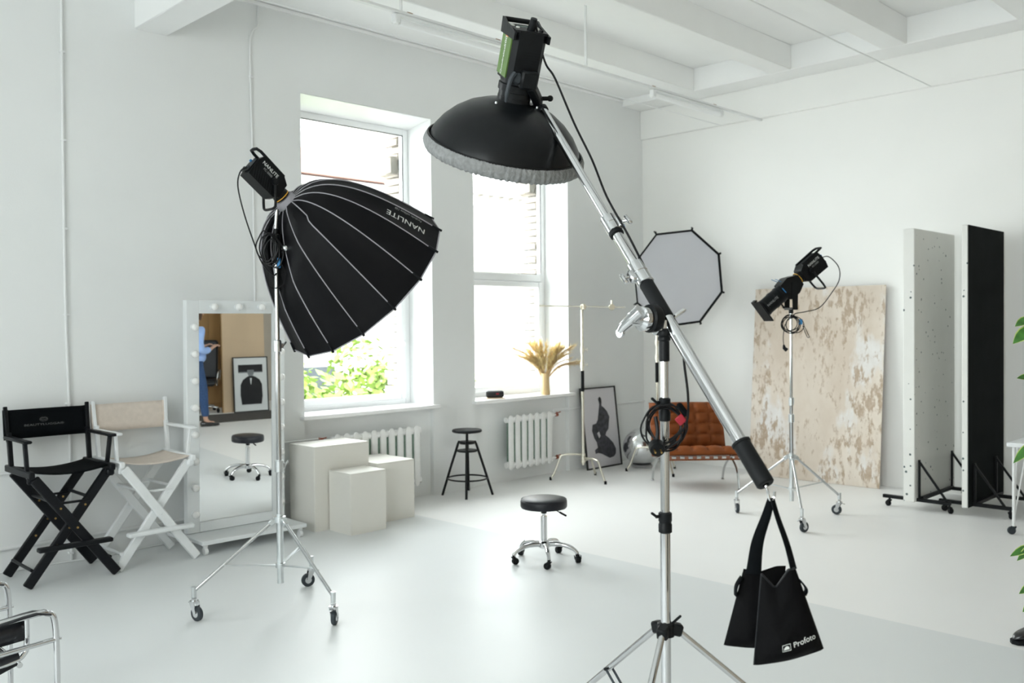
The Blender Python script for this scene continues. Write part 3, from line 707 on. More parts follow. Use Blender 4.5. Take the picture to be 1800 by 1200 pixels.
wheeled_flat('black faced tall flat on wheeled feet in front of the white one', 2.70, 8.12, 9.04, True, .05)

# white table at the right edge
t = thing('white_table', 'white desk with hairpin legs on casters at the right edge', 'table', (8.25, 1.93, 0), 0)
MB().box((0, 0, .695), (1.22, .66, .032), .004).build('tabletop', 'white_wood', t)
for sx in (-1, 1):
    for sy in (-1, 1):
        x, y = sx*.565, sy*.29
        MB().cyl((x, y, .05), (x, y, .68), .012, n=12).build('leg', 'pipe_white', t)
        for q in ((-sx*.09, 0), (-sx*.05, -sy*.08)): MB().cyl((x, y, .12), (x+q[0], y+q[1], .68), .006, n=8).build('hairpin_rod', 'pipe_white', t)
        caster(t, (x, y, 0), .03, 2.2, 'wheel_grey', 'wheel_grey', .024, .066, False)

# potted plant at the right edge
t = thing('potted_plant', 'tall leafy potted plant reaching in from the right edge', 'plant', (4.56, 1.02, 0))
MB().lathe([(0, 0), (.11, 0), (.15, .26), (.155, .27), (.14, .27), (.13, .24), (0, .24)], n=28).build('pot', 'pot_grey', t)
MB().lathe([(0, .241), (.135, .245)], n=20).build('soil', 'soil', t)
st = MB()
for k, (dx, dy) in enumerate([(.05, .03), (-.06, .05), (0, -.05)]): st.tube(spline([(dx, dy, .22), (dx*1.5, dy*1.4, .8), (dx*2.2, dy*2, 1.35), (dx*3, dy*3, 1.85)], 5), [.014]*6+[.011]*5+[.007]*5, 8)
st.build('stem', 'stem_brown', t)
def leaf(root, tip, w, nrm):
    root, tip = V(root), V(tip); d = tip-root; n = V(nrm).normalized(); s = d.cross(n).normalized(); n = s.cross(d).normalized()
    shp = [(0, .0), (.12, .45), (.3, .9), (.5, 1), (.7, .8), (.87, .4), (1, 0)]
    def sheet(k, lift):
        m = MB(); vs = []
        for f, ww in shp:
            c = root + d*f - ZV*(.12*d.length*f*f) + n*lift
            vs += [c-s*w*ww*k+n*w*.25*ww*k, c, c+s*w*ww*k+n*w*.25*ww*k]
        fs = []
        for i in range(len(shp)-1):
            b = i*3; fs += [(b, b+1, b+4, b+3), (b+1, b+2, b+5, b+4)]
        return m.add(vs, fs)
    o = sheet(1, 0).build('leaf', 'leaf_edge', t, 60); sheet(.8, .0012).build('leaf_blade', 'leaf_green', o, 60)
B = V(4.56, 1.02, 0)
for tip, root, w in (((4.285, 1.235, 1.635), (4.36, 1.19, 1.66), .022), ((4.275, 1.24, 1.565), (4.37, 1.18, 1.625), .03), ((4.285, 1.228, 1.415), (4.37, 1.17, 1.40), .02),
        ((4.265, 1.235, 1.055), (4.36, 1.17, 1.13), .022), ((4.25, 1.243, .655), (4.35, 1.17, .68), .02), ((4.265, 1.22, .635), (4.34, 1.16, .69), .02), ((4.275, 1.215, .49), (4.35, 1.16, .52), .02), ((4.29, 1.205, .41), (4.36, 1.16, .45), .022)):
    leaf(V(root)-B, V(tip)-B, w, (-.6, -.5, .7))
    q = V(root)-B; e_ = V(-.075-.035*q.z, .06+.03*q.z, q.z-.1)
    MB().tube(spline([q, q.lerp(e_, .5)+V(0, 0, .015), e_], 4), .003, 6).build('twig', 'stem_brown', t)
random.seed(21)
for k in range(80):
    a = random.uniform(0, 6.28); z = random.uniform(.45, 1.9); r0 = .06+.05*z; r1 = r0+random.uniform(.06, .12)
    if cos(a-2.45) > .3: continue
    leaf((cos(a)*r0, sin(a)*r0, z), (cos(a)*r1, sin(a)*r1, z-random.uniform(-.03, .05)), random.uniform(.02, .03), (cos(a)*.4, sin(a)*.4, .8))
    sx, sy = min([(.05, .03), (-.06, .05), (0, -.05)], key=lambda p: (p[0]-cos(a))**2+(p[1]-sin(a))**2); kz = 1+.9*max(0, z-.25)
    MB().cyl((cos(a)*r0, sin(a)*r0, z), (sx*kz, sy*kz, z-.07), .0025, n=5).build('twig', 'stem_brown', t)

# pair of black leather shoes at the right edge
def shoe(parent_name, label, loc, rz):
    t = thing(parent_name, label, 'shoe', loc, rz, 'black leather shoes by the plant')
    # toe points to -x ; rings along the length
    secs = [(-.15, .0, .018, .03), (-.135, .026, .018, .052), (-.1, .04, .02, .066), (-.05, .043, .02, .078), (0, .038, .02, .098), (.05, .033, .02, .112), (.1, .034, .02, .112), (.128, .028, .02, .1), (.138, .0, .02, .085)]
    vs = []; fs = []; N = 14
    for x, w, zb, zt in secs:
        for k in range(N):
            a = 2*pi*k/N; vs.append((x, max(w, .004)*math.copysign(abs(cos(a))**.8, cos(a)), zb+(zt-zb)*(.5+.5*math.copysign(abs(sin(a))**.8, sin(a)))))
    for i in range(len(secs)-1):
        for k in range(N): fs.append((i*N+k, i*N+(k+1) % N, (i+1)*N+(k+1) % N, (i+1)*N+k))
    fs += [tuple(range(N)), tuple(range((len(secs)-1)*N, len(secs)*N))]
    MB().add(vs, fs).build('upper', 'shoe_black', t, 70, subsurf=1)
    out = [(-.158, 0), (-.145, .028), (-.1, .045), (-.05, .047), (.0, .04), (.06, .036), (.11, .036), (.14, .02)]; poly = out + [(x, -y) for x, y in out[::-1] if y > 0]
    MB().prism(poly, (0, 0, .001), (1, 0, 0), (0, 1, 0), (0, 0, .02)).box((.1, 0, .012), (.07, .066, .022), .004).build('sole', 'black_rubber', t)
    for k in range(3): MB().cyl((-.03+k*.025, -.022, .088+.008*k), (-.03+k*.025, .022, .088+.008*k), .003, n=6).build('lace', 'black_cable', t)
shoe('leather_shoe', 'black leather shoe whose toe shows at the right edge', (5.19, 1.385, 0), -32)
shoe('leather_shoe', 'second black leather shoe beside the plant, farther right', (5.20, 1.19, 0), -32)

# tubular steel armchair, lower left corner
t = thing('tubular_armchair', 'tubular chrome and black leather armchair at the lower left corner', 'chair', (.80, 3.96, 0), 0)
for s in (-1, 1):
    y = s*.285
    MB().tube(spline([(-.38, y, .012), (.1, y, .012), (.37, y, .012), (.40, y, .05), (.405, y, .3), (.40, y, .53), (.37, y, .575), (.31, y, .578), (-.1, y, .55), (-.36, y, .54), (-.39, y, .5), (-.39, y, .3), (-.38, y, .012)], 6), .0115, 10).build('side_frame', 'chrome_bright', t)
    arm = MB().grid(lambda u, v: V(.378-.74*u, y+(v-.5)*.066, .594-.034*u-.020*sin(pi*u)-.02*max(0, 1-u*14)), 16, 3).build('arm_strap', 'wassily_leather', t, solid=.005)
    MB().tube(spline([(-.34, y-s*.05, .30), (.1, y-s*.05, .385), (.265, y-s*.05, .405), (.305, y-s*.05, .425), (.315, y-s*.05, .46), (.315, y-s*.05, .565)], 5), .0105, 10).build('seat_tube', 'chrome_bright', t)
    MB().grid(lambda u, v: V(.325-.66*u, y-s*.05, .478+.075*v-.045*u), 10, 2).build('side_strap', 'wassily_leather', t, solid=.006)
    MB().tube([(.285, y-s*.05, .425), (-.3, y-s*.05, .315)], .016, 10).build('seat_roll', 'wassily_leather', t)
    MB().cyl((-.38, y, .425), (.40, y, .468), .010, n=10).build('side_bar', 'chrome_bright', t)
    MB().lathe([(0, -.016), (.006, -.015), (.006, .016), (0, .018)], (.405, y, .468), (1, 0, 0), 10).build('bolt', 'chrome_bright', t)
MB().cyl((.29, -.235, .385), (.29, .235, .385), .0105).build('front_rail', 'chrome_bright', t)
MB().cyl((-.38, -.285, .012), (-.38, .285, .012), .0115).build('floor_rail', 'chrome_bright', t)
MB().grid(lambda u, v: V(.285-.56*u, (v-.5)*.46, .39-.09*u-.03*sin(pi*u)), 10, 4).build('seat_sling', 'wassily_leather', t, solid=.007)
for s in (-1, 1): MB().tube(spline([(-.28, s*.24, .29), (-.34, s*.24, .5), (-.42, s*.24, .74)], 5), .0105, 10).build('back_post', 'chrome_bright', t)
MB().grid(lambda u, v: V(-.335-.05*v, (u-.5)*.5, .46+.17*v), 8, 3).build('back_sling', 'wassily_leather', t, solid=.007)
MB().grid(lambda u, v: V(-.4-.02*v, (u-.5)*.5, .66+.08*v), 8, 3).build('head_sling', 'wassily_leather', t, solid=.007)

# on the farther window sill
t = thing('pampas_vase', 'dried pampas grass in a straw vase on the window sill', 'vase', (7.31, 6.80, WZ0+.018), 0)
MB().lathe([(0, 0), (.05, 0), (.055, .01), (.046, .1), (.044, .2), (.05, .235), (.043, .235), (.038, .2), (.038, .05), (0, .03)], n=24).build('vase', 'straw', t)
random.seed(4)
for k in range(60):
    lat = random.uniform(-.37, .38); sp = abs(lat); hgt = random.uniform(.40, .60)-.25*max(0, sp-.22); dirx = RV*lat + AV*random.uniform(-.12, .05)
    p0 = V(dirx.x*.08, dirx.y*.08, .18); p1 = V(dirx.x*.45, dirx.y*.45, .18+(hgt-.18)*.6); p2 = V(dirx.x*1.0, dirx.y, hgt-.05*sp*3)
    path = spline([p0, p1, p2], 5)
    stm = MB().tube(path, [.0035]*len(path), 5).build('stalk', 'straw', t)
    m = MB(); L = len(path)
    for i in range(130):
        f = random.uniform(.32, 1); q = path[min(L-1, int(f*(L-1)))].lerp(path[min(L-1, int(f*(L-1))+1)], random.random()); d = (path[-1]-path[L//2]).normalized()
        e = (d*1.1+Vector((random.gauss(0, .35), random.gauss(0, .35), random.gauss(0, .3)))).normalized(); ln = random.uniform(.04, .095); s_ = perp(e)[0]*.0035
        m.add([q-s_, q+s_, q+e*ln+s_*.3-ZV*.006, q+e*ln-s_*.3-ZV*.006], [(0, 1, 2, 3)])
    o = m.build('plume', 'pampas', stm, 0)
t = thing('speaker', 'small black cylindrical speaker lying on the farther window sill', 'speaker', (6.60, 6.86, WZ0+.018), -32)
MB().box((0, 0, .004), (.2, .12, .008), .002).build('mat', 'oak_board', t)
MB().lathe([(0, -.085), (.03, -.085), (.037, -.075), (.037, .075), (.03, .085), (0, .085)], (0, 0, .045), (1, 0, 0), 24).build('body', 'speaker_black', t)
for s in (-1, 1): MB().lathe([(.02, 0), (.03, 0), (.03, .004), (.02, .004)], (s*.085-(.004 if s < 0 else 0), 0, .045), (1, 0, 0), 20).build('end_ring', 'black_rubber', t)
MB().box((.02, -.037, .05), (.03, .003, .014), .001).build('badge', 'red_tag', t)

# ================================================================ studio lights
def nrm(v): return V(v).normalized()
def roller_stand(label, loc, angs, R, collars, top, r0=.0175, metal='chrome'):
    t = thing('roller_stand', label, 'light stand', loc, 0, 'wheeled light stands')
    MB().cyl((0, 0, .155), (0, 0, .56), r0+.002, n=18).build('base_tube', 'zinc', t)
    MB().cyl((0, 0, .5), (0, 0, collars[0]), r0, n=18).build('column', metal, t)
    z = collars[0]; rr = r0
    for i, zc in enumerate(collars):
        m = MB().lathe([(rr+.002, -.035), (rr+.007, -.033), (rr+.007, .03), (rr+.002, .035)], (0, 0, zc), n=18).box((rr+.012, 0, zc), (.02, .016, .03), .003)
        cl = m.build('collar', 'zinc', t)
        MB().bar((rr+.02, 0, zc), (rr+.05, .012, zc+.022), .008, .012, bev=.002).build('knob', 'zinc', cl)
        rr -= .0025; zn = collars[i+1] if i+1 < len(collars) else top
        MB().cyl((0, 0, zc-.1), (0, 0, zn), rr, n=18).build('column', metal, t)
    MB().lathe([(r0+.004, -.02), (.034, -.018), (.034, .016), (r0+.004, .018)], (0, 0, .53), n=18).build('hub', 'zinc', t)
    MB().lathe([(r0+.003, -.014), (.028, -.013), (.028, .013), (r0+.003, .014)], (0, 0, .26), n=18).build('brace_hub', 'zinc', t)
    for a in angs:
        a = radians(a); c, s = cos(a), sin(a); k = R-.02
        lg = MB().cyl((c*.035, s*.035, .525), (c*k, s*k, .165), .0105, n=12).build('leg', metal, t)
        MB().bar((c*.03, s*.03, .53), (c*.06, s*.06, .505), .034, .03, bev=.004).build('leg_bracket', 'zinc', lg)
        f = .64
        MB().bar((c*.025, s*.025, .26), (c*(.035+(k-.035)*f), s*(.035+(k-.035)*f), .525-.36*f), .022, .008, bev=.002).build('brace', 'zinc', t)
        MB().cyl((c*k, s*k, .13), (c*k, s*k, .19), .014, n=12).build('caster_socket', 'zinc', lg)
        caster(t, (c*k, s*k, 0), .042, a+2.2, 'chrome', 'wheel_grey', .026, .115)
    return t

# ---- parabolic softbox
roller_stand('chrome wheeled light stand carrying the big black parabolic softbox', (2.78, 4.71, 0), (158, 275, 36), .5, (.84, 1.54), 2.02)
NS = (RV*.557 - ZV*.663 + AV*.5).normalized(); DS = .70; RG = V(2.845, 4.695, 2.38); CS = RG + NS*DS
E1 = NS.cross(ZV).normalized(); E2 = NS.cross(E1)
t = thing('parabolic_softbox', 'huge black parabolic softbox with grey seams pointing away and down', 'softbox', RG)
NR = 16
def srad(q): return .06+.53*q**.41
def spt(j, v, q, lift=0):
    a0, a1 = 2*pi*j/NR, 2*pi*(j+1)/NR; r = srad(q)+lift
    p0 = E1*cos(a0)*r+E2*sin(a0)*r; p1 = E1*cos(a1)*r+E2*sin(a1)*r
    p = p0.lerp(p1, v)*(1-.03*sin(pi*v)*sin(pi*q)) + NS*DS*q
    w = p+RG-V(2.78, 4.71, 0); dr, da = w.dot(RV), w.dot(AV)            # the stand's pole presses a dent into the near side
    if da < .1 and (p+RG).z < 2.4 and lift > -.01:
        need = .03-1.5*max(0, abs(dr)-.03)
        if da < need: p = p+AV*(need-da)
    if lift <= -.01 and da < .1 and (p+RG).z < 2.4:
        need = .045-1.5*max(0, abs(dr)-.03)
        if da < need: p = p+AV*(need-da)
    return p
for j in range(NR):
    MB().grid(lambda u, v: spt(j, v, u**1.7), 16, 4).build('fabric_panel', 'softbox_fabric', t, 25)
    MB().grid(lambda u, v: spt(j, v, .02+.97*u**1.7, -.012), 16, 4).build('silver_lining', 'silver_inside', t, 25)
    path = []
    for k in range(21):
        q = (k/20)**1.7*.93; p = spt(j, 0, q, .0015)
        path.append(p)
    if j == 1:
        side = (E1*-sin(2*pi/NR)+E2*cos(2*pi/NR))*-.018
        path = [p+side*max(0, 1-max(0, (i-5))/1.2) if i < 7 else p for i, p in enumerate(path)]
    MB().tube(path, .0034, 6).build('seam', 'seam_grey', t)
    MB().tube([spt(j, 0, .92, .002), spt(j, 0, 1.0, .004), spt(j, 0, 1.012, .006)], [.006, .008, .007], 8).build('rib_tip', 'black_plastic', t)
MB().tube([spt(j, 0, 1, 0) for j in range(NR)], .004, 6, True).build('rim_cord', 'seam_grey', t, 10)
MB().add([NS*(DS-.03)]+[spt(j, 0, .955, -.008) for j in range(NR)], [(0, 1+j, 1+(j+1) % NR) for j in range(NR)]).build('diffuser', 'diffuser_white', t, 0)
MB().lathe([(.05, -.03), (.058, -.03), (.062, -.01), (.066, .008), (.06, .014), (.05, .014)], (0, 0, 0), NS, 32).build('speed_ring', 'seam_grey', t)
MB().ring(NS*.010, NS, .066, .003, 36, 6).build('ring_piping', 'print_grey', t)
def onpanel(s0, v0): return lambda a, b: spt(14, v0+b/(.39*srad(s0-a/.80)), s0-a/.80, .0045)
MB().text('NANLITE', .068, onpanel(.70, .47)).build('lettering', 'print_white', t, 0)
MB().text('Parabolic softbox 120', .022, onpanel(.70, .12)).build('subtitle', 'print_grey', t, 0)

def cob_lamp(label, mount, n, up, side, sc=1.0, group='black studio lamps', yoke=True, yoke_vec=None):
    """a studio lamp: body runs back from the mount point along -n"""
    t = thing('studio_lamp', label, 'lamp', mount, 0, group); n, up, side = nrm(n), nrm(up), nrm(side)
    L, w, h = .29*sc, .13*sc, .165*sc; P = lambda a, b, c: n*(-a*sc)+up*(b*sc)+side*(c*sc)
    MB().lathe([(.05*sc, 0), (.056*sc, -.004), (.056*sc, -.03*sc), (.05*sc, -.045*sc)], (0, 0, 0), n, 28).build('mount_ring', 'black_metal', t)
    MB().ring(P(.012, 0, 0), n, .0555*sc, .0035*sc, 28, 6).build('yellow_band', 'yellow_mark', t)
    poly = [(.04, -.05), (.07, -.08), (.29, -.085), (.30, -.03), (.30, .035), (.285, .085), (.10, .085), (.05, .055)]
    b = MB().prism([(p[0]*sc, p[1]*sc) for p in poly], side*(-w/2), -n, up, side*w).build('body', 'black_plastic', t)
    for s in (-1, 1):
        for k in range(9):
            a = .10+k*.02; MB().bar(P(a, -.075, s*.0655), P(a+.035, -.01, s*.0655), .004*sc, .003*sc, up=side).build('cooling_fin', 'black_metal', b)
    hd = MB().tube([P(.10, .088, -.052), P(.32, .09, -.052), P(.35, .088, -.038), P(.355, .086, 0), P(.35, .088, .038), P(.32, .09, .052), P(.10, .088, .052)], .011*sc, 8).build('handle', 'black_plastic', t)
    MB().box(P(.304, -.01, 0), (.006*sc, .11*sc, .1*sc), .002, n, up, side).build('rear_panel', 'black_metal', t)
    for k, (u_, v_) in enumerate(((.03, -.03), (.03, .03), (-.04, -.03), (-.04, .03))): MB().cyl(P(.304, u_, v_), P(.318, u_, v_), .009*sc, n=10).build('knob', 'wheel_grey' if k else 'blue_strap', t)
    for s in (-1, 1):
        X_ = (-n if s > 0 else n); o = P(.2, .045, s*.0658)
        # letters read along the body, upright on each side
        X2 = n if side.cross(up).dot(n)*s > 0 else -n
        N2 = side*s; X2 = up.cross(N2)
        MB().flat_text('NANLITE', .034*sc, o, X2, up).build('lettering', 'print_white', b, 0)
        MB().flat_text('FC-500B', .022*sc, o-up*.03*sc, X2, up).build('subtitle', 'print_grey', b, 0)
    if yoke:
        pv = P(.13, 0, 0); D = V(yoke_vec) if yoke_vec else V(0, 0, -.15)
        pt = lambda s, f, k=1.0: pv + side*(s*.085*sc*k) + D*f
        MB().tube(spline([pt(-1, -.08), pt(-1, .3), pt(-1, .8), pt(-1, .97, .8), pt(0, 1.0), pt(1, .97, .8), pt(1, .8), pt(1, .3), pt(1, -.08)], 4), .0095*sc, 8).build('yoke', 'black_metal', t)
        for s in (-1, 1): MB().lathe([(0, -.008), (.02, -.008), (.022, 0), (.018, .012), (0, .014)], pt(s, 0), side*s, 16).build('yoke_knob', 'black_plastic', t)
    return t
UPS = (ZV-NS*NS.z).normalized(); SDS = E1
cob_lamp('black studio lamp with handle behind the parabolic softbox', RG-NS*.035, NS, UPS, SDS, .86)
t = thing('stand_spigot', 'black clamp with coiled cable on top of the softbox stand', 'clamp', (2.78, 4.71, 2.02), 0)
MB().cyl((0, 0, -.0), (0, 0, .05), .022).cyl((0, 0, .05), (0, 0, .2), .013).lathe([(.013, .12), (.024, .125), (.024, .165), (.013, .17)], n=16).build('spigot', 'black_metal', t)
MB().tube([(0, 0, .2), (-.003, -.022, .312)], .012, 10).build('yoke_stud', 'chrome', t)
for k in range(4):
    c = V(-.012*k-.005, .008*k, .06+.012*k); random.seed(k)
    MB().tube(spline([c+RV*(.045*cos(2*pi*i/10)*(1+.25*random.random()))+ZV*(.075*sin(2*pi*i/10)*(1+.25*random.random()))-AV*(.034+.004*k) for i in range(10)], 4, True), .0042, 6, True).build('cable_loop', 'black_cable', t)
MB().box(RV*.022-AV*.03+ZV*.0, (.02, .012, .06), .004, RV, AV, ZV).build('cable_tie', 'blue_strap', t)
MB().lathe([(.012, 0), (.02, .01), (.02, .03), (.012, .04)], RV*.04-AV*.02+ZV*.085, RV, 12).build('lock_knob', 'chrome', t)
MB().tube(spline([RV*.0-AV*.03+ZV*.02, RV*-.04-AV*.03-ZV*.06, RV*-.03-AV*.03-ZV*.14, RV*.04-AV*.03-ZV*.13, RV*.06-AV*.03-ZV*.06, RV*.03-AV*.03-ZV*.0], 6), .003, 6).build('hanging_loop', 'black_cable', t)
q0 = RG-NS*.035-NS*.268-UPS*.03
t = thing('lamp_cable', 'thin black cable drooping from the softbox lamp to its stand', 'cable', q0)
MB().tube(spline([(0, 0, 0), V(2.575, 4.74, 2.53)-q0, V(2.57, 4.76, 2.45)-q0, V(2.60, 4.75, 2.3)-q0, V(2.64, 4.72, 2.14)-q0, V(2.68, 4.70, 2.02)-q0, V(2.735, 4.675, 1.95)-q0, V(2.765, 4.685, 1.96)-q0], 6), .0042, 7).build('cord', 'black_cable', t)
MB().tube([(0, 0, 0), (.012, .0, -.008)], .008, 8).build('plug', 'black_plastic', t)

# ---- boom stand
A, Pv, Ee = V(1.888, 1.777, 2.283), V(1.754, 1.259, 1.662), V(1.693, .957, 1.318); bd = (Ee-A).normalized(); BL = (Ee-A).length
BASE = V(1.7485, 1.2475, 0)
t = thing('boom_stand', 'large chrome boom stand with angled arm in the foreground', 'light stand', BASE)
L_ = lambda v: V(v)-BASE
bp = lambda f: L_(A+(Ee-A)*f)
MB().cyl((0, 0, .60), (0, 0, 1.17), .0119, n=24).build('pole', 'chrome_bright', t)
MB().cyl((0, 0, 1.15), (0, 0, 1.45), .0106, n=24).build('pole', 'chrome_bright', t)
MB().cyl((0, 0, 1.42), (0, 0, 1.60), .0097, n=24).build('pole', 'chrome_bright', t)
for zc, r, h in ((1.186, .0158, .05), (1.45, .0138, .056)):
    c = MB().lathe([(r-.004, -h/2), (r, -h/2+.003), (r, -.004), (r-.0015, -.002), (r-.0015, .002), (r, .004), (r, h/2-.003), (r-.004, h/2)], (0, 0, zc), n=24).build('collar', 'black_plastic', t)
    q = -RV*.9-AV*.3
    MB().cyl(q*r+ZV*(zc+h*.3), q*(r+.010)+ZV*(zc+h*.3), .004, n=10).bar(q*(r+.008)+ZV*(zc+h*.3), q*(r+.022)+ZV*(zc+h*.5), .008, .006, bev=.002).build('knob', 'black_plastic', c)
hub = MB().lathe([(.012, -.018), (.020, -.016), (.020, .013), (.012, .016)], (0, 0, .936), n=20).build('hub', 'black_plastic', t)
for k, deg in enumerate((5, 125, 245)):
    a = radians(deg); d = RV*cos(a)+AV*sin(a)
    MB().bar(d*.012+ZV*.938, d*.038+ZV*.931, .026, .028, bev=.004).build('hub_arm', 'black_plastic', t)
    foot = d*1.1+ZV*.012; top = d*.033+ZV*.928
    lg = MB().cyl(top, foot, .0078, n=14).build('leg', 'chrome_bright', t)
    MB().lathe([(.0, -.02), (.02, -.02), (.02, .02), (.0, .03)], foot+ZV*.012, foot-top, 12).build('rubber_foot', 'black_rubber', lg)
    m_ = top.lerp(foot, .16 if k == 1 else .3); sd = d.cross(ZV)
    for s in (-1, 1):
        MB().bar(m_+sd*.010*s, d*.02+sd*.010*s+ZV*(.62), .008, .003, up=sd, bev=.001).build('brace', 'wheel_grey', t)
    MB().cyl(m_-sd*.014, m_+sd*.014, .004, n=10).build('brace_pin', 'black_metal', lg)
MB().lathe([(.012, -.016), (.022, -.014), (.022, .014), (.012, .016)], (0, 0, .62), n=18).build('brace_hub', 'black_plastic', t)
MB().bar(RV*.012+ZV*.946, RV*.034-AV*.01+ZV*.97, .007, .006, bev=.002).build('hub_knob', 'black_plastic', t)
# head of the pole and swivel clamp
MB().lathe([(.0105, 1.562), (.0122, 1.564), (.0122, 1.607), (.0118, 1.609), (.0148, 1.612), (.0148, 1.618), (.0125, 1.621), (.0148, 1.624), (.0148, 1.632), (.011, 1.638)], n=22).build('top_sleeve', 'black_plastic', t)
MB().cyl((0, 0, 1.636), (.002, .004, 1.655), .014, n=16).build('spigot', 'chrome_bright', t)
piv = L_(Pv); w = (-RV*.86-AV*.5).normalized()
MB().lathe([(0, -.012), (.03, -.012), (.033, -.006), (.033, .012), (.028, .016), (0, .016)], piv+w*.026, w, 24).build('pivot_disc', 'black_plastic', t)
MB().lathe([(0, .0), (.026, 0), (.029, .006), (.029, .018), (.018, .024), (.014, .05), (0, .052)], piv+w*.042, w, 24).build('pivot_lock', 'chrome_bright', t)
h0 = piv+w*.085; hx = (RV*.62+ZV*.62-AV*.45).normalized()
MB().tube([h0-hx*.042-ZV*.004, h0-hx*.03, h0, h0+hx*.028], [.010, .0125, .0145, .0155], 14).build('lock_handle', 'chrome_bright', t)
MB().lathe([(0, -.004), (.012, -.004), (.012, .004), (0, .004)], h0-hx*.04-ZV*.006, w, 14).build('handle_tip', 'chrome', t)
MB().box(piv+w*.012-ZV*.02, (.03, .035, .03), .006, w, bd, w.cross(bd)).build('clamp_block', 'chrome', t)
MB().bar(piv-w*.02+RV*.01, piv-w*.035+RV*.03+ZV*.022, .012, .009, bev=.003).build('clamp_lever', 'chrome_bright', t)
# boom tubes
MB().cyl(bp(-.012), bp(.03), .007, n=12).build('boom_tip', 'chrome_bright', t)
MB().lathe([(.008, -.008), (.0155, -.006), (.0155, .006), (.008, .008)], bp(.03), bd, 18).build('boom_ring', 'black_plastic', t)
MB().cyl(bp(.032), bp(.41), .0118, n=20).build('boom_tube', 'chrome_bright', t)
MB().cyl(bp(.39), bp(.55), .0138, n=20).build('boom_tube', 'chrome_bright', t)
MB().cyl(bp(.55), bp(.95), .0152, n=20).build('boom_tube', 'chrome_bright', t)
for f0, f1, r, sgn in ((.376, .417, .0195, 1), (.505, .557, .021, -1)):
    c = MB().lathe([(r-.003, 0), (r, .002), (r, (f1-f0)*BL*.48), (r-.0012, (f1-f0)*BL*.5), (r, (f1-f0)*BL*.52), (r, (f1-f0)*BL-.002), (r-.003, (f1-f0)*BL)], bp(f0), bd, 24).build('boom_collar', 'chrome', t)
    q = RV*sgn*.9+ZV*.25*sgn-AV*.3; m_ = bp(f0*.5+f1*.5)
    MB().box(m_+q*(r+.002), (.018, .02, .034), .004, q, q.cross(bd), bd).build('clamp_lug', 'chrome', c)
    MB().cyl(m_+q*r, m_+q*(r+.026), .0045, n=10).bar(m_+q*(r+.024)-bd*.016*sgn-ZV*0, m_+q*(r+.028)+bd*.014*sgn, .012, .010, bev=.003).build('wing_knob', 'chrome_bright', c)
MB().lathe([(.0142, 0), (.0185, .001), (.0185, .01), (.0142, .011)], bp(.417), bd, 20).build('rubber_lip', 'black_rubber', t)
MB().lathe([(.0158, 0), (.018, .002), (.018, (.644-.557)*BL-.002), (.0158, (.644-.557)*BL)], bp(.557), bd, 24).build('grip_sleeve', 'black_rubber', t)
MB().lathe([(.016, 0), (.0215, .001), (.0215, .006), (.0195, .008), (.0195, .105), (.017, .108), (.008, .108), (.008, .09), (0, .09)], bp(1.0)-bd*.105, bd, 24).build('end_grip', 'black_rubber', t)
hk = MB().tube(spline([bp(1.0)-bd*.01, bp(1.0)+bd*.006-ZV*.004, bp(1.0)+RV*.006-ZV*.022, bp(1.0)+RV*.010-ZV*.034, bp(1.0)+RV*.018-ZV*.030, bp(1.0)+RV*.019-ZV*.016], 5), .003, 8).build('hook', 'chrome_bright', t)

# ---- beauty dish and flash head
ND = (-RV*.19-ZV*.88+AV*.43).normalized(); CD = V(1.848, 1.871, 2.159)
t = thing('beauty_dish', 'black beauty dish reflector with grey diffuser sock, seen from behind', 'reflector', CD)
MB().lathe([(.046, -.14), (.05, -.136), (.085, -.128), (.125, -.112), (.16, -.089), (.19, -.06), (.211, -.03), (.222, .0), (.224, .012), (.219, .012), (.206, -.03), (.185, -.06), (.155, -.088), (.12, -.108), (.05, -.128), (.046, -.13)], (0, 0, 0), ND, 72).build('dish_shell', 'dish_black', t, 50)
for k in range(3):
    a = 2*pi*k/3+.6; x_, y_ = perp(ND); q = x_*cos(a)*.07+y_*sin(a)*.07
    MB().lathe([(0, .004), (.0035, .003), (.004, -.002)], q-ND*.134, -ND, 10).build('screw', 'zinc', t)
MB().lathe([(.039, -.15), (.047, -.15), (.047, -.128), (.039, -.128)], (0, 0, 0), ND, 36).build('neck_ring', 'black_metal', t)
N_ = 360; x_, y_ = perp(ND); random.seed(5); prof = [(.2225, -.010), (.2265, -.013), (.232, -.002), (.2335, .010), (.230, .022), (.22, .03), (.19, .034), (.1, .036), (0.002, .036)]
vs, fs = [], []
for i, (r, h) in enumerate(prof):
    for k in range(N_):
        a = 2*pi*k/N_; wv = .0014*sin(a*71+.6*i)*sin(a*11+.5*i)+.0011*sin(a*97) if 0 < i < 6 else 0
        vs.append(x_*cos(a)*(r+wv)+y_*sin(a)*(r+wv)+ND*(h+wv*.7))
for i in range(len(prof)-1):
    for k in range(N_): fs.append((i*N_+k, i*N_+(k+1) % N_, (i+1)*N_+(k+1) % N_, (i+1)*N_+k))
sk = MB().add(vs, fs).build('diffuser_sock', 'sock_grey', t, 80)
MB().ring(-ND*.012, ND, .2235, .0035, 90, 6).build('elastic_hem', 'black_cable', sk)

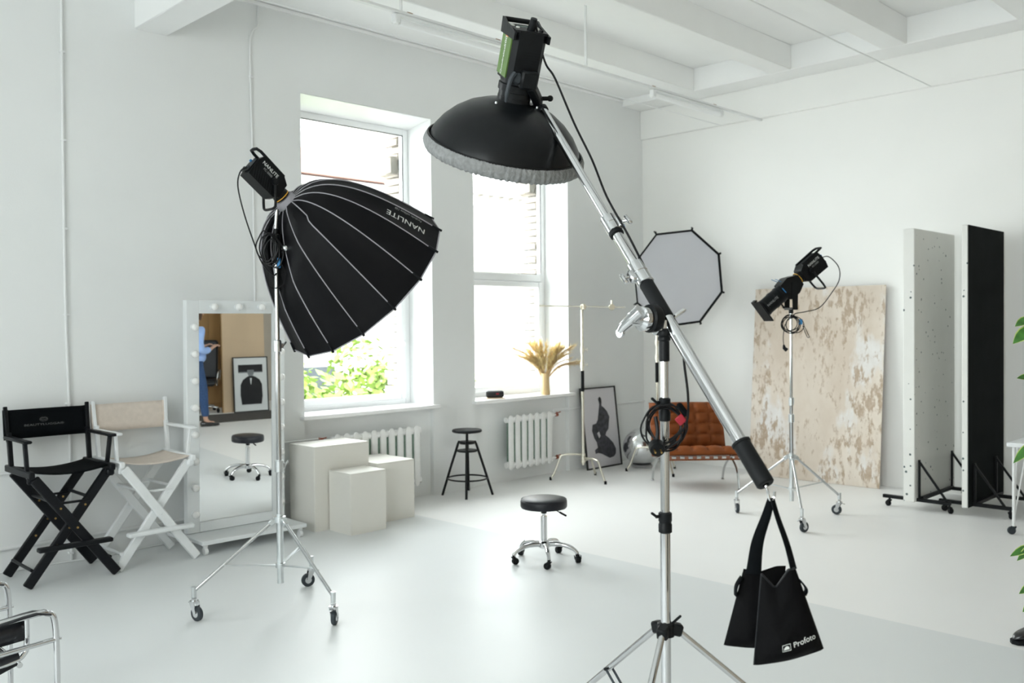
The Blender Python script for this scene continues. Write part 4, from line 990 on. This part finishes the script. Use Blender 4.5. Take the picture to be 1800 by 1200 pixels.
BK = -ND; FN = (-AV*.94+RV*.34); FN = (FN-BK*FN.dot(BK)).normalized(); GN = BK.cross(FN)       # flash head axes: back, dark face, green face
if GN.dot(RV) > 0: GN = -GN
S0 = CD+BK*.135
t = thing('strobe_light', 'black studio flash head with green side panel on the boom', 'flash', S0)
P = lambda b, f, g: BK*b+FN*f+GN*g
MB().lathe([(.04, .012), (.046, .013), (.046, .03), (.05, .032), (.05, .05), (.046, .052), (.048, .06), (.044, .064)], (0, 0, 0), BK, 36).build('mount_ring', 'black_metal', t)
oct_ = [(-.05, -.036), (-.036, -.05), (.036, -.05), (.05, -.036), (.05, .036), (.036, .05), (-.036, .05), (-.05, .036)]
b = MB().prism([(x*1.08, y*.95) for x, y in oct_], P(.062, 0, 0), FN, GN, BK*.135).build('body', 'black_plastic', t)
MB().prism([(-.04, .0), (.04, 0), (.04, .105), (.032, .12), (-.032, .12), (-.04, .105)], P(.07, 0, .0475), FN, BK, GN*.0035).build('green_panel', 'green_panel', b)
gx = FN.cross(GN); tX = -BK if False else BK
MB().flat_text('Quadralite', .017, P(.108, .0, .0515), BK, GN.cross(BK)).build('lettering', 'print_white', b, 0)
MB().flat_text('500', .02, P(.158, .0, .0515), BK, GN.cross(BK)).build('number', 'print_white', b, 0)
MB().box(P(.180, 0, .0512), (.016, .022, .001), 0, BK, FN, GN).build('orange_mark', 'orange_mark', b, 0)
for k in range(8): MB().box(P(.10+k*.007, .0525, -.012), (.003, .003, .045), 0, BK, FN, GN).build('vent_slot', 'black_metal', b, 0)
MB().prism([(-.052, -.046), (.052, -.046), (.052, .046), (-.052, .046)], P(.194, 0, 0), FN, GN, BK*.006).build('control_panel', 'black_metal', b)
for s in (-1, 1): MB().prism([(.06, -.02), (.06, .0), (-.03, .012), (-.056, .02), (-.066, .02), (-.06, -.02)], P(.194, 0, s*.046), FN, BK, GN*(s*.006)).build('handle_ear', 'black_plastic', t)
MB().cyl(P(.208, -.06, -.046), P(.208, -.06, .046), .007, n=10).build('handle_bar', 'black_plastic', t)
MB().box(P(.2005, -.022, 0), (.001, .022, .036), 0, BK, FN, GN).build('display', 'lcd', b, 0)
for f_, g_ in ((-.03, .036), (-.015, .036), (.008, .028), (-.03, -.036), (-.015, -.036), (.008, -.03)): MB().lathe([(0, .003), (.005, .0025), (.006, 0)], P(.200, f_, g_), BK, 12).build('button', 'button_grey', b)
MB().cyl(P(.198, .026, -.004), P(.232, .034, -.004), .012, .009, n=12).build('power_plug', 'black_plastic', t)
MB().cyl(P(.198, .035, -.03), P(.205, .035, -.03), .006, n=12).build('socket', 'black_rubber', b)
MB().box(P(.075, .058, -.012), (.05, .03, .05), .006, BK, FN, GN).build('tilt_bracket', 'black_plastic', t)
MB().lathe([(0, 0), (.014, 0), (.016, .008), (.01, .014), (0, .014)], P(.075, .05, .02), FN, 18).build('tilt_knob', 'wheel_grey', t)
MB().tube(spline([P(.09, .06, .03), P(.07, .066, .042), P(.03, .07, .046), P(.012, .068, .044)], 4), [.007]*5+[.006]*4+[.004]*4, 8).build('tilt_lever', 'wheel_grey', t)
sB = A-bd*.012-S0
MB().bar(P(.062, .06, -.02), sB+bd*.02, .026, .03, bev=.005).build('boom_socket', 'black_plastic', t)
MB().cyl(sB, sB+RV*.034, .006, n=10).ball(sB+RV*.04, .009, 12).build('socket_knob', 'black_plastic', t)
q0 = S0+P(.232, .034, -.004)
t = thing('flash_cable', 'black power cable hanging from the flash head along the boom', 'cable', q0)
MB().tube(spline([V(p)-q0 for p in (tuple(q0), (1.835, 1.70, 2.37), (1.822, 1.65, 2.31), (1.824, 1.585, 2.18), (1.825, 1.525, 2.075), (1.822, 1.475, 1.975), (1.80, 1.392, 1.872), (1.79, 1.335, 1.79), (1.772, 1.265, 1.70), (1.768, 1.215, 1.63), (1.748, 1.192, 1.557), (1.745, 1.18, 1.48), (1.742, 1.184, 1.42), (1.715, 1.205, 1.385), (1.692, 1.225, 1.37), (1.70, 1.215, 1.363), (1.725, 1.2, 1.385))], 6), .0030, 8).build('cord', 'black_cable', t)
# coiled cable hung on the pole
cc = V(1.7485, 1.2475, 1.418)-AV*.022
t = thing('cable_coil', 'black cable coil with round plug hung on the boom stand pole', 'cable', cc)
random.seed(8)
for k in range(5):
    ox, oz, R_ = random.uniform(-.008, .014), random.uniform(-.014, .004), random.uniform(.038, .049); ph = random.uniform(0, 6)
    MB().tube(spline([RV*(ox+R_*cos(2*pi*i/12)*(1+.06*sin(2*i+ph)))+ZV*(oz+.006*k*0+R_*1.12*sin(2*pi*i/12)*(1+.05*cos(i+ph)))+AV*(-.004*k+.012+.006*sin(i+ph)) for i in range(12)], 4, True), .0023, 8, True).build('cable_loop', 'black_cable', t)
MB().tube(spline([RV*-.028+ZV*.02-AV*.02, RV*-.024-ZV*.01-AV*.024, RV*-.026-ZV*.035-AV*.026], 5), .0045, 8).build('plug_lead', 'black_cable', t)
MB().lathe([(.0165, -.012), (.018, -.004), (.018, .010), (.013, .016), (0, .018)], RV*-.027-ZV*.05-AV*.03, AV+ZV*.35, 24).tube([RV*-.027-ZV*.03-AV*.028, RV*-.027-ZV*.05-AV*.026], [.006, .012], 10).build('plug', 'black_plastic', t)
for s in (-1, 1): MB().cyl(RV*(-.027+s*.007)-ZV*.053-AV*.041, RV*(-.027+s*.007)-ZV*.058-AV*.056, .002, n=8).build('plug_pin', 'brass', t)
MB().box(RV*.03+ZV*.012-AV*.02, (.021, .004, .021), .002, (RV*.75+ZV*.66).normalized(), AV, (ZV*.75-RV*.66).normalized()).build('red_tag', 'red_tag', t)
MB().box(RV*.035+ZV*.035-AV*.016, (.014, .014, .035), .004, (RV*.8+ZV*.6), AV, (ZV*.8-RV*.6)).build('velcro_tie', 'black_canvas', t)

# ---- sandbag hung on the end of the boom
H0 = Ee+bd*0+RV*.012-ZV*.034
t = thing('sand_bag', 'black saddle sandbag with printed logo hanging from the boom end', 'sandbag', H0)
def pouch(tl, tr, bl, br, yc, th, dip):
    def pos(u, v, s):
        x0 = tl[0]+(bl[0]-tl[0])*v; x1 = tr[0]+(br[0]-tr[0])*v
        zt = tl[1]+(tr[1]-tl[1])*u-dip*(max(0, 1-abs(u-.38)/.4)); zb = bl[1]+(br[1]-bl[1])*u
        z = zt+(zb-zt)*v; x = x0+(x1-x0)*u
        e = (max(0, sin(pi*u))**.55)*(.12+.88*min(1, v*1.35)**.8)*(1 if v < .9 else max(.45, 1-(v-.9)*5.5))
        return RV*x+ZV*z+AV*(yc+s*th*e*(1+.08*sin(9*u+7*v)*sin(11*v)))
    return pos
def pouch_mesh(name, pos, mt):
    m = MB().grid(lambda u, v: pos(u, v, -1), 20, 18); m.grid(lambda u, v: pos(u, v, 1), 20, 18)
    m.grid(lambda u, v: pos(u, 1, -1).lerp(pos(u, 1, 1), v), 20, 2)
    o = m.build(name, mt, t, 60); return o
pA = pouch((-.045, -.155), (.045, -.15), (-.088, -.318), (.03, -.322), .05, .03, .01)
pB = pouch((-.024, -.148), (.046, -.138), (-.040, -.338), (.104, -.305), -.012, .036, .034)
pouch_mesh('rear_pouch', pA, 'dark_nylon'); fp = pouch_mesh('front_pouch', pB, 'dark_nylon')
MB().tube([pB(u/12, .0, -1)-AV*.001 for u in range(13)], .0022, 6).build('top_seam', 'nylon_sheen', fp)
MB().tube([pB(.0, k/10, -1)*.999 for k in range(11)], .002, 6).build('side_seam', 'nylon_sheen', fp)
def strap(name, pth, w0, w1, wd):
    n = len(pth); m = MB(); P_ = spline(pth, 5); k = len(P_)
    def f(u, v):
        i = int(round(u*(k-1))); w = w0+(w1-w0)*u; return P_[i]+V(wd)*(v-.5)*w
    m.grid(f, k-1, 2); return m.build(name, 'black_canvas', t, solid=.003)
strap('strap', [RV*.0+ZV*.004, RV*-.008-ZV*.03+AV*.004, RV*-.024-ZV*.09+AV*.016, RV*-.028-ZV*.15+AV*.03, RV*-.028-ZV*.162+AV*.034], .014, .036, RV*.95-AV*.3)
strap('strap', [RV*.002+ZV*.004, RV*.012-ZV*.035-AV*.004, RV*.03-ZV*.09-AV*.008, RV*.043-ZV*.142-AV*.01], .012, .02, RV*.75+AV*.65)
strap('carry_handle', [pA(.02, .1, -1)+RV*-.002, pA(.02, .2, -1)+RV*-.012-AV*.01, pA(.04, .34, -1)+RV*-.008], .018, .018, AV)
strap('carry_handle', [pB(.97, .14, 1)+RV*.002, pB(.985, .26, 1)+RV*.009, pB(.98, .34, 1)+RV*.002], .016, .016, AV)
def onbag(u0, v0):
    def f(a, b):
        u = u0+a/.135; v = v0-b/.175+.12*a; return pB(min(.995, u), v, -1)-AV*.0015
    return f
MB().text('Profoto', .0165, onbag(.715, .78)).build('lettering', 'print_white', fp, 0)
g_ = onbag(.415, .775)
m = MB().tube([g_(x, y) for x, y in ((-.0085, -.0075), (.0085, -.0075), (.0085, .0075), (-.0085, .0075))], .0006, 4, True)
m.add([g_(.006*cos(pi*i/10), -.004+.009*sin(pi*i/10)) for i in range(11)], [tuple(range(11))]); m.build('logo_mark', 'print_white', fp, 0)

# ---- projector spot on its wheeled stand
roller_stand('zinc wheeled light stand carrying the projector spot before the backdrop', (7.03, 3.73, 0), (97, 217, 335), .51, (.85, .99), 1.74, .0165)
NP = (-RV*.76-ZV*.62-AV*.18).normalized(); UPP = (ZV-NP*NP.z).normalized(); SP = NP.cross(UPP).normalized(); J = V(7.03, 3.73, 1.965)
t = thing('projector_spot', 'black projection spotlight attachment pointing down left on the stand', 'spotlight', J)
Q = lambda a, b, c: NP*a+UPP*b+SP*c
MB().prism([(-.07, -.05), (.0, -.085), (.09, -.085), (.105, -.06), (.105, .07), (.02, .085), (-.05, .055), (-.075, .04)], Q(0, 0, -.055), NP, UPP, SP*.11).build('optic_housing', 'black_metal', t)
MB().lathe([(.05, .10), (.068, .105), (.07, .12), (.07, .33), (.066, .335), (.066, .34), (.055, .34)], (0, 0, 0), NP, 32).build('lens_tube', 'black_plastic', t)
for a in (.13, .2, .3): MB().lathe([(.068, a), (.0735, a+.003), (.0735, a+.018), (.068, a+.02)], (0, 0, 0), NP, 32).build('focus_ring', 'black_metal', t)
MB().lathe([(.0, .325), (.05, .328), (.055, .326)], (0, 0, 0), NP, 28).build('lens', 'lcd', t)
MB().box(Q(.345, -.01, 0), (.012, .2, .15), .003, NP, UPP, SP).build('gel_frame', 'black_metal', t)
MB().box(Q(.35, .098, 0), (.03, .014, .05), .003, NP, UPP, SP).build('gel_clip', 'black_metal', t)
MB().cyl(Q(.17, -.07, 0), Q(.17, -.1, 0), .007, n=10).ball(Q(.17, -.105, 0), .011, 10).build('focus_knob', 'black_plastic', t)
for s in (-1, 1): MB().bar(Q(.07, .085, s*.03), Q(.10, .135, s*.03), .012, .003, bev=.001).build('shutter_blade', 'blue_strap', t)
MB().bar(Q(.11, .0, -.072), Q(.115, .05, -.074), .01, .004).build('blue_tape', 'blue_strap', t)
MB().flat_text('NANLITE', .03, Q(.25, .02, -.0745 if SP.dot(AV) > 0 else .0745), -NP, UPP).build('lettering', 'print_grey', t, 0)
for s in (-1, 1): MB().prism([(-.026, .02), (.026, .02), (.02, -.2), (-.02, -.2)], SP*(s*.06), RV, ZV, SP*(s*.008)).build('bracket_arm', 'black_metal', t)
MB().box((0, 0, -.2), (.05, .13, .02), .003, RV, SP, ZV).cyl((0, 0, -.24), (0, 0, -.2), .019).build('bracket_base', 'black_metal', t)
cob_lamp('black studio lamp clipped behind the projector spotlight', J-NP*.07, NP, UPP, SP, .92, yoke=True, yoke_vec=(RV*.12-ZV*.15))
cc = J+V(0, 0, -.33)
t = thing('spot_cable', 'thin black cable looping from the spotlight to a coil on its stand', 'cable', cc)
e0 = J-NP*(.07+.30)-cc
MB().tube(spline([e0, e0+RV*.06+ZV*.005, e0+RV*.14-ZV*.08, e0+RV*.145-ZV*.19, e0+RV*.08-ZV*.30, e0-RV*.02-ZV*.42, e0-RV*.14-ZV*.455, V(RV*.03+ZV*.09)-AV*.03, V(RV*.01+ZV*.07)-AV*.03], 6), .0042, 7).build('cord', 'black_cable', t)
random.seed(3)
for k in range(6):
    ox, oz, R_ = random.uniform(-.025, .03), random.uniform(-.02, .01), random.uniform(.06, .082)
    MB().tube(spline([RV*(ox+R_*cos(2*pi*i/10))+ZV*(oz+R_*.95*sin(2*pi*i/10)*(1+.1*sin(i+k)))-AV*(.026+.006*k*.5) for i in range(10)], 4, True), .0035, 6, True).build('cable_loop', 'black_cable', t)
MB().tube(spline([RV*-.06-AV*.03, RV*-.075-ZV*.1-AV*.03, RV*-.07-ZV*.18-AV*.03], 5), .0035, 6).build('plug_lead', 'black_cable', t)
MB().tube([RV*-.07-ZV*.17-AV*.03, RV*-.068-ZV*.195-AV*.03, RV*-.045-ZV*.215-AV*.03], [.008, .015, .017], 10).build('plug', 'black_plastic', t)
MB().box(RV*.07-AV*.035+ZV*.02, (.03, .012, .045), .004, RV, AV, ZV).build('cable_tie', 'blue_strap', t)
MB().tube(spline([RV*.09-AV*.035, RV*.13-AV*.035-ZV*.08, RV*.14-AV*.035-ZV*.11, RV*.12-AV*.035-ZV*.1, RV*.085-AV*.035-ZV*.01], 5), .003, 6).build('cable_end', 'black_cable', t)

# ---- grip stands
def grip_stand(label, loc, angs, mid, top, metal='nickel'):
    t = thing('grip_stand', label, 'light stand', loc, 0, 'grip stands in the corner')
    MB().cyl((0, 0, .16), (0, 0, mid), .0165, n=16).build('column', metal, t)
    MB().cyl((0, 0, mid-.02), (0, 0, mid+.2), .019, n=16).build('sleeve', 'black_rubber', t)
    MB().cyl((0, 0, mid+.18), (0, 0, top), .0145, n=16).build('riser', metal, t)
    for z in (mid+.26, mid+.42):
        if z < top-.1:
            c = MB().lathe([(.0145, -.03), (.021, -.028), (.021, .028), (.0145, .03)], (0, 0, z), n=16).build('collar', metal, t)
            MB().cyl(RV*.018+ZV*z, RV*.05+ZV*z, .005, n=8).bar(RV*.05+ZV*(z-.018), RV*.05+ZV*(z+.018), .01, .008, bev=.003).build('t_handle', metal, c)
    for k, a in enumerate(angs):
        a = radians(a); c, s = cos(a), sin(a); z = .27-.035*k
        MB().lathe([(.017, -.016), (.026, -.015), (.026, .015), (.017, .016)], (0, 0, z), n=16).build('leg_hub', metal, t)
        lg = MB().tube(spline([(c*.02, s*.02, z), (c*.14, s*.14, z+.005), (c*.22, s*.22, z-.005), (c*.245, s*.245, z-.03), (c*.30, s*.30, .09), (c*.345, s*.345, .012)], 4), .0115, 10).build('leg', metal, t)
        MB().lathe([(0, -.012), (.014, -.012), (.014, .02), (0, .022)], (c*.345, s*.345, .013), (0, 0, 1), 12).build('foot', 'black_rubber', lg)
    return t
def grip_head(parent, c, ax, metal='nickel'):
    c = V(c); ax = nrm(ax); x_ = nrm(ZV-ax*ax.z) if abs(ax.z) < .9 else RV
    hd = MB().lathe([(0, -.022), (.03, -.022), (.034, -.012), (.034, .012), (.03, .022), (0, .022)], c, ax.cross(x_), 20).build('grip_head', metal, parent)
    MB().cyl(c+ax.cross(x_)*.02, c+ax.cross(x_)*.06, .008, n=10).bar(c+ax.cross(x_)*.055-x_*.03, c+ax.cross(x_)*.055+x_*.03, .014, .012, bev=.004).build('t_handle', metal, hd)
    return hd
t = grip_stand('nickel grip stand with horizontal arm before the framed print', (7.33, 6.28, 0), (133, 262, 18), .96, 1.80)
grip_head(t, (.02, .0, 1.835), (.707, -.707, 0))
MB().cyl((-.30, .34, 1.852), (.345, -.305, 1.826), .0075, n=10).build('arm', 'nickel', t)
grip_head(t, (.245, -.205, 1.83), (0, 0, 1)); 
MB().cyl((.245, -.205, 1.80), (.245, -.205, 1.90), .011, n=12).build('arm_spigot', 'nickel', t)
t = grip_stand('grip stand holding the octagonal softbox behind the lounge chair', (8.27, 6.0, 0), (120, 245, 2), 1.02, 1.72)

# ---- octagonal softbox
NO = (RV*.24-ZV*.06-AV*.95).normalized(); CO = V(8.29, 5.725, 2.14); X8 = (RV-NO*RV.dot(NO)).normalized(); Y8 = NO.cross(X8)
t = thing('octagonal_softbox', 'octagonal softbox with pale grey diffuser facing the room', 'softbox', CO)
if Y8.z < 0: Y8 = -Y8
R8 = .55; oc = [(cos(radians(22.5+45*k+6)), sin(radians(22.5+45*k+6))) for k in range(8)]
ov = lambda k, r, h: X8*(oc[k % 8][0]*r)+Y8*(oc[k % 8][1]*r)+NO*h
MB().add([ov(k, R8-.012, .0) for k in range(8)], [tuple(range(8))]).build('diffuser', 'diffuser_grey', t, 0)
for k in range(8):
    MB().add([ov(k, R8, .015), ov(k+1, R8, .015), ov(k+1, .09, -.36), ov(k, .09, -.36)], [(0, 1, 2, 3)]).build('side_panel', 'softbox_fabric', t, 0, solid=.004)
    MB().tube([ov(k, R8-.004, .012), ov(k+1, R8-.004, .012)], .007, 6).build('rim_edge', 'black_rubber', t)
    MB().tube([ov(k, R8*.985, .0), ov(k, R8*1.03, .004), ov(k, R8*1.045, -.02)], [.011, .012, .008], 8).build('rod_corner', 'black_rubber', t)
MB().lathe([(0, -.375), (.085, -.375), (.09, -.355), (.09, -.34), (0, -.34)], (0, 0, 0), NO, 24).build('speed_ring', 'black_metal', t)
MB().box(-NO*.49, (.12, .13, .22), .012, X8, Y8, NO).build('lamp_body', 'black_plastic', t)
gq = V(8.27, 6.0, 1.73)-CO
MB().bar(-NO*.42-ZV*.06, gq-ZV*.01, .03, .03, bev=.004).build('tilt_bracket', 'black_metal', t)

# ================================================================ the side of the room seen in the mirror
def skin_mesh(name, joints, edges, mt, parent, root=0, sub=2):
    """grows a continuous surface round a joint skeleton: joints = [(x, y, z, rx, ry)]"""
    me = bpy.data.meshes.new(name); me.from_pydata([j[:3] for j in joints], edges, [])
    o = bpy.data.objects.new(name, me); COL.objects.link(o); o.parent = parent; me.materials.append(MAT[mt])
    m = o.modifiers.new('skin', 'SKIN'); m.use_smooth_shade = True; m.branch_smoothing = .6
    if not me.skin_vertices: me.attributes.new('skin', 'FLOAT', 'POINT')
    for i, s in enumerate(me.skin_vertices[0].data):
        s.radius = (joints[i][3], joints[i][4] if len(joints[i]) > 4 else joints[i][3]); s.use_root = (i == root)
    u = o.modifiers.new('subdivision', 'SUBSURF'); u.levels = u.render_levels = sub
    return o
def skin_ok(o):
    return o
t = thing('person', 'person in a light blue shirt and jeans seen in the mirror', 'person', (5.66, .62, 0))
J_ = [(0, 0, .95, .09, .075), (0, 0, 1.08, .085, .075), (0, 0, 1.25, .11, .085), (0, 0, 1.37, .10, .09), (.005, 0, 1.44, .05, .05), (.015, 0, 1.49, .05, .05), (.03, 0, 1.56, .072, .068), (.025, 0, 1.64, .085, .075), (.015, 0, 1.69, .06, .055)]
E_ = [(i, i+1) for i in range(8)]
def chain(start, items):
    p = start
    for it in items:
        J_.append(it); E_.append((p, len(J_)-1)); p = len(J_)-1
    return p
for s in (-1, 1):
    fx = .13 if s > 0 else -.14
    chain(0, [(0, s*.085, .86, .06, .06), (fx*.45+.03, s*.1, .5, .045, .045), (fx*.8, s*.1, .28, .042, .042), (fx, s*.1, .09, .034, .034), (fx+.05, s*.1, .045, .035, .03), (fx+.13, s*.105, .035, .034, .022)])
    w_ = chain(3, [(0, s*.13, 1.385, .06, .055), (-.01, s*.19, 1.34, .05, .048), (-.04, s*.235, 1.1, .037, .036), (.1, s*.2, 1.08, .034, .033), (.2, s*.15, 1.12, .024, .02)])
    pm = chain(w_, [(.235, s*.137, 1.135, .028, .014), (.268, s*.125, 1.148, .034, .013)])
    for k, (dy, ln) in enumerate(((-.025, .06), (-.008, .07), (.009, .065), (.024, .052))):
        a = (.275, s*.122+dy*.9, 1.152+.002*k); chain(pm, [(*a, .0095), (a[0]+ln*.5, a[1]-s*.006, a[2]-.006, .0085), (a[0]+ln*.85, a[1]-s*.012, a[2]-.024, .0075)])
    chain(pm-1, [(.24, s*.137-s*.035, 1.15, .0105), (.265, s*.137-s*.055, 1.155, .0095), (.285, s*.137-s*.06, 1.152, .008)])
skin_mesh('body', J_, E_, 'skin', t)
J_, E_ = [], []
J_ += [(0, 0, .87, .20, .18), (0, 0, 1.05, .17, .14), (0, 0, 1.22, .16, .12), (0, 0, 1.36, .13, .105), (.005, 0, 1.425, .066, .066)]; E_ += [(i, i+1) for i in range(4)]
for s in (-1, 1): chain(3, [(0, s*.14, 1.375, .075, .07), (-.01, s*.2, 1.33, .068, .066), (-.04, s*.25, 1.1, .062, .06), (.06, s*.215, 1.075, .058, .056), (.15, s*.175, 1.1, .042, .042)])
skin_mesh('shirt', J_, E_, 'shirt_blue', t)
J_, E_ = [(0, 0, 1.04, .125, .105), (0, 0, .9, .155, .135)], [(0, 1)]
for s in (-1, 1):
    fx = .13 if s > 0 else -.14
    chain(1, [(.0, s*.085, .8, .12, .11), (fx*.45+.03, s*.1, .5, .072, .07), (fx*.8, s*.1, .28, .062, .06), (fx, s*.1, .13, .055, .055)])
skin_mesh('jeans', J_, E_, 'denim', t)
for s in (-1, 1):
    fx = .13 if s > 0 else -.14
    sh = MB(); secs = [(-.07, .03, .065), (-.05, .036, .075), (.0, .037, .07), (.06, .04, .062), (.12, .046, .05), (.17, .04, .042), (.195, .02, .032)]; N_ = 14; vs = []; fs = []
    for x, wd, hh in secs:
        for k in range(N_):
            a = 2*pi*k/N_; vs.append((fx+x, s*.102+wd*cos(a), .004+hh*(.5+.5*sin(a))))
    for i in range(len(secs)-1):
        for k in range(N_): fs.append((i*N_+k, i*N_+(k+1) % N_, (i+1)*N_+(k+1) % N_, (i+1)*N_+k))
    fs += [tuple(range(N_)), tuple(range(len(vs)-N_, len(vs)))]
    sh.add(vs, fs).build('loafer', 'shoe_black', t, 60)
hd = V(.03, 0, 1.6)
for s in (-1, 1):
    MB().ball(hd+V(.078, s*.032, .015), .013, 12, (.7, 1, .7)).build('eye', 'eye_white', t); MB().ball(hd+V(.0, s*.082, .0), .026, 12, (.7, .35, 1.2)).build('ear', 'skin', t)
MB().tube([hd+V(.082, 0, .02), hd+V(.098, 0, -.012), hd+V(.1, 0, -.022)], [.009, .012, .013], 8).build('nose', 'skin', t)
MB().ball(hd+V(.078, 0, -.052), .018, 12, (.5, 1.2, .3)).build('mouth', 'lip', t)
m = MB(); vs = []; fs = []
MB().lathe([(0, .118), (.05, .11), (.085, .085), (.102, .04), (.104, -.01), (.098, -.06), (.086, -.1)], hd+V(-.018, 0, .005), (0, 0, 1), 30, (.616, .788, 0), span=2*pi*.711).build('hair', 'hair_brown', t)
bpy.data.objects['hair'].rotation_euler = (0, 0, 0)

t = thing('oak_panel', 'tall pale wood panel leaning on the back wall in the mirror', 'panel', (6.985, -.52, 0), 0)
zl = V(0, -.07, 1).normalized(); yl = zl.cross(V(1, 0, 0))
MB().box(zl*1.2, (.74, .022, 2.4), .002, (1, 0, 0), yl, zl).build('board', 'oak_board', t)
MB().box(V(-.362, .002, 0)+zl*1.2, (.016, .03, 2.4), .002, (1, 0, 0), yl, zl).build('edge_strip', 'brown_veneer', t)
suit = [(-.13, .0), (.12, .0), (.135, .12), (.13, .25), (.10, .31), (.05, .345), (.02, .36), (-.02, .36), (-.06, .345), (-.11, .31), (-.14, .25), (-.145, .1)]
face = [(-.025, .355), (.025, .355), (.04, .39), (.042, .43), (.03, .455), (-.03, .455), (-.042, .43), (-.04, .39)]
cap = [(-.043, .435), (.043, .435), (.044, .46), (.03, .485), (0, .492), (-.03, .485), (-.044, .46)]
sh_ = lambda pl: [(x*1.36, .12+z*1.27) for x, z in pl]
leaning('black framed portrait print of a suited figure seen in the mirror', 'framed_print', (7.06, -.40, 0), 180, .60, .88, 5.5, ['paper_white'],
        [('dark_band', 'ink_solid', [(-.21, .64), (.21, .64), (.21, .755), (-.21, .755)]), ('grey_field', 'ink_grey', [(-.21, .625), (.21, .625), (.21, .64), (-.21, .64)]), ('suit', 'ink_solid', sh_(suit)), ('face', 'ink_grey', sh_(face)), ('cap', 'ink_solid', sh_(cap)), ('shirt', 'paper_white', sh_([(-.012, .33), (.012, .33), (.004, .25), (-.002, .25)]))], 'framed prints leaning on walls', .016)
rg = MB().box((7.1, .07, .005), (2.3, .82, .01), .002).build('floor_mat', 'rug_grey'); tag(rg, 'dark grey mat on the floor seen in the mirror', 'mat')
t = thing('veneer_cupboard', 'brown veneer cupboard standing behind the office chair in the mirror', 'cupboard', (6.1, -1.36, 0), 0)
MB().box((0, 0, 1.25), (2.2, .44, 2.5), .004).build('carcass', 'brown_veneer', t)
for k in range(4): MB().box((-.82+k*.547, .228, 1.27), (.54, .016, 2.38), .003).build('door', 'brown_veneer', t)
t = thing('office_chair', 'black office chair with chrome arms seen in the mirror', 'chair', (6.38, -.78, 0), 120)
MB().box((0, 0, .47), (.48, .46, .08), .03).build('seat', 'black_leather', t)
MB().box((-.24, 0, .82), (.07, .46, .62), .03).build('backrest', 'black_leather', t)
for s in (-1, 1): MB().tube(spline([(.15, s*.25, .44), (.2, s*.27, .62), (.05, s*.27, .68), (-.15, s*.27, .66), (-.22, s*.25, .5)], 5), .012, 8).build('armrest', 'chrome', t)
MB().cyl((0, 0, .1), (0, 0, .44), .026).build('column', 'chrome', t)
for k in range(5):
    a = 2*pi*k/5; c, s = cos(a), sin(a)
    MB().bar((c*.03, s*.03, .11), (c*.28, s*.28, .085), .04, .025, bev=.006).build('base_arm', 'chrome', t); caster(t, (c*.28, s*.28, 0), .028, a+1, 'black_plastic', 'black_plastic', .03, .066, False)
MB().lathe([(.03, .085), (.045, .09), (.045, .125), (.03, .13)], n=20).build('hub', 'chrome', t)
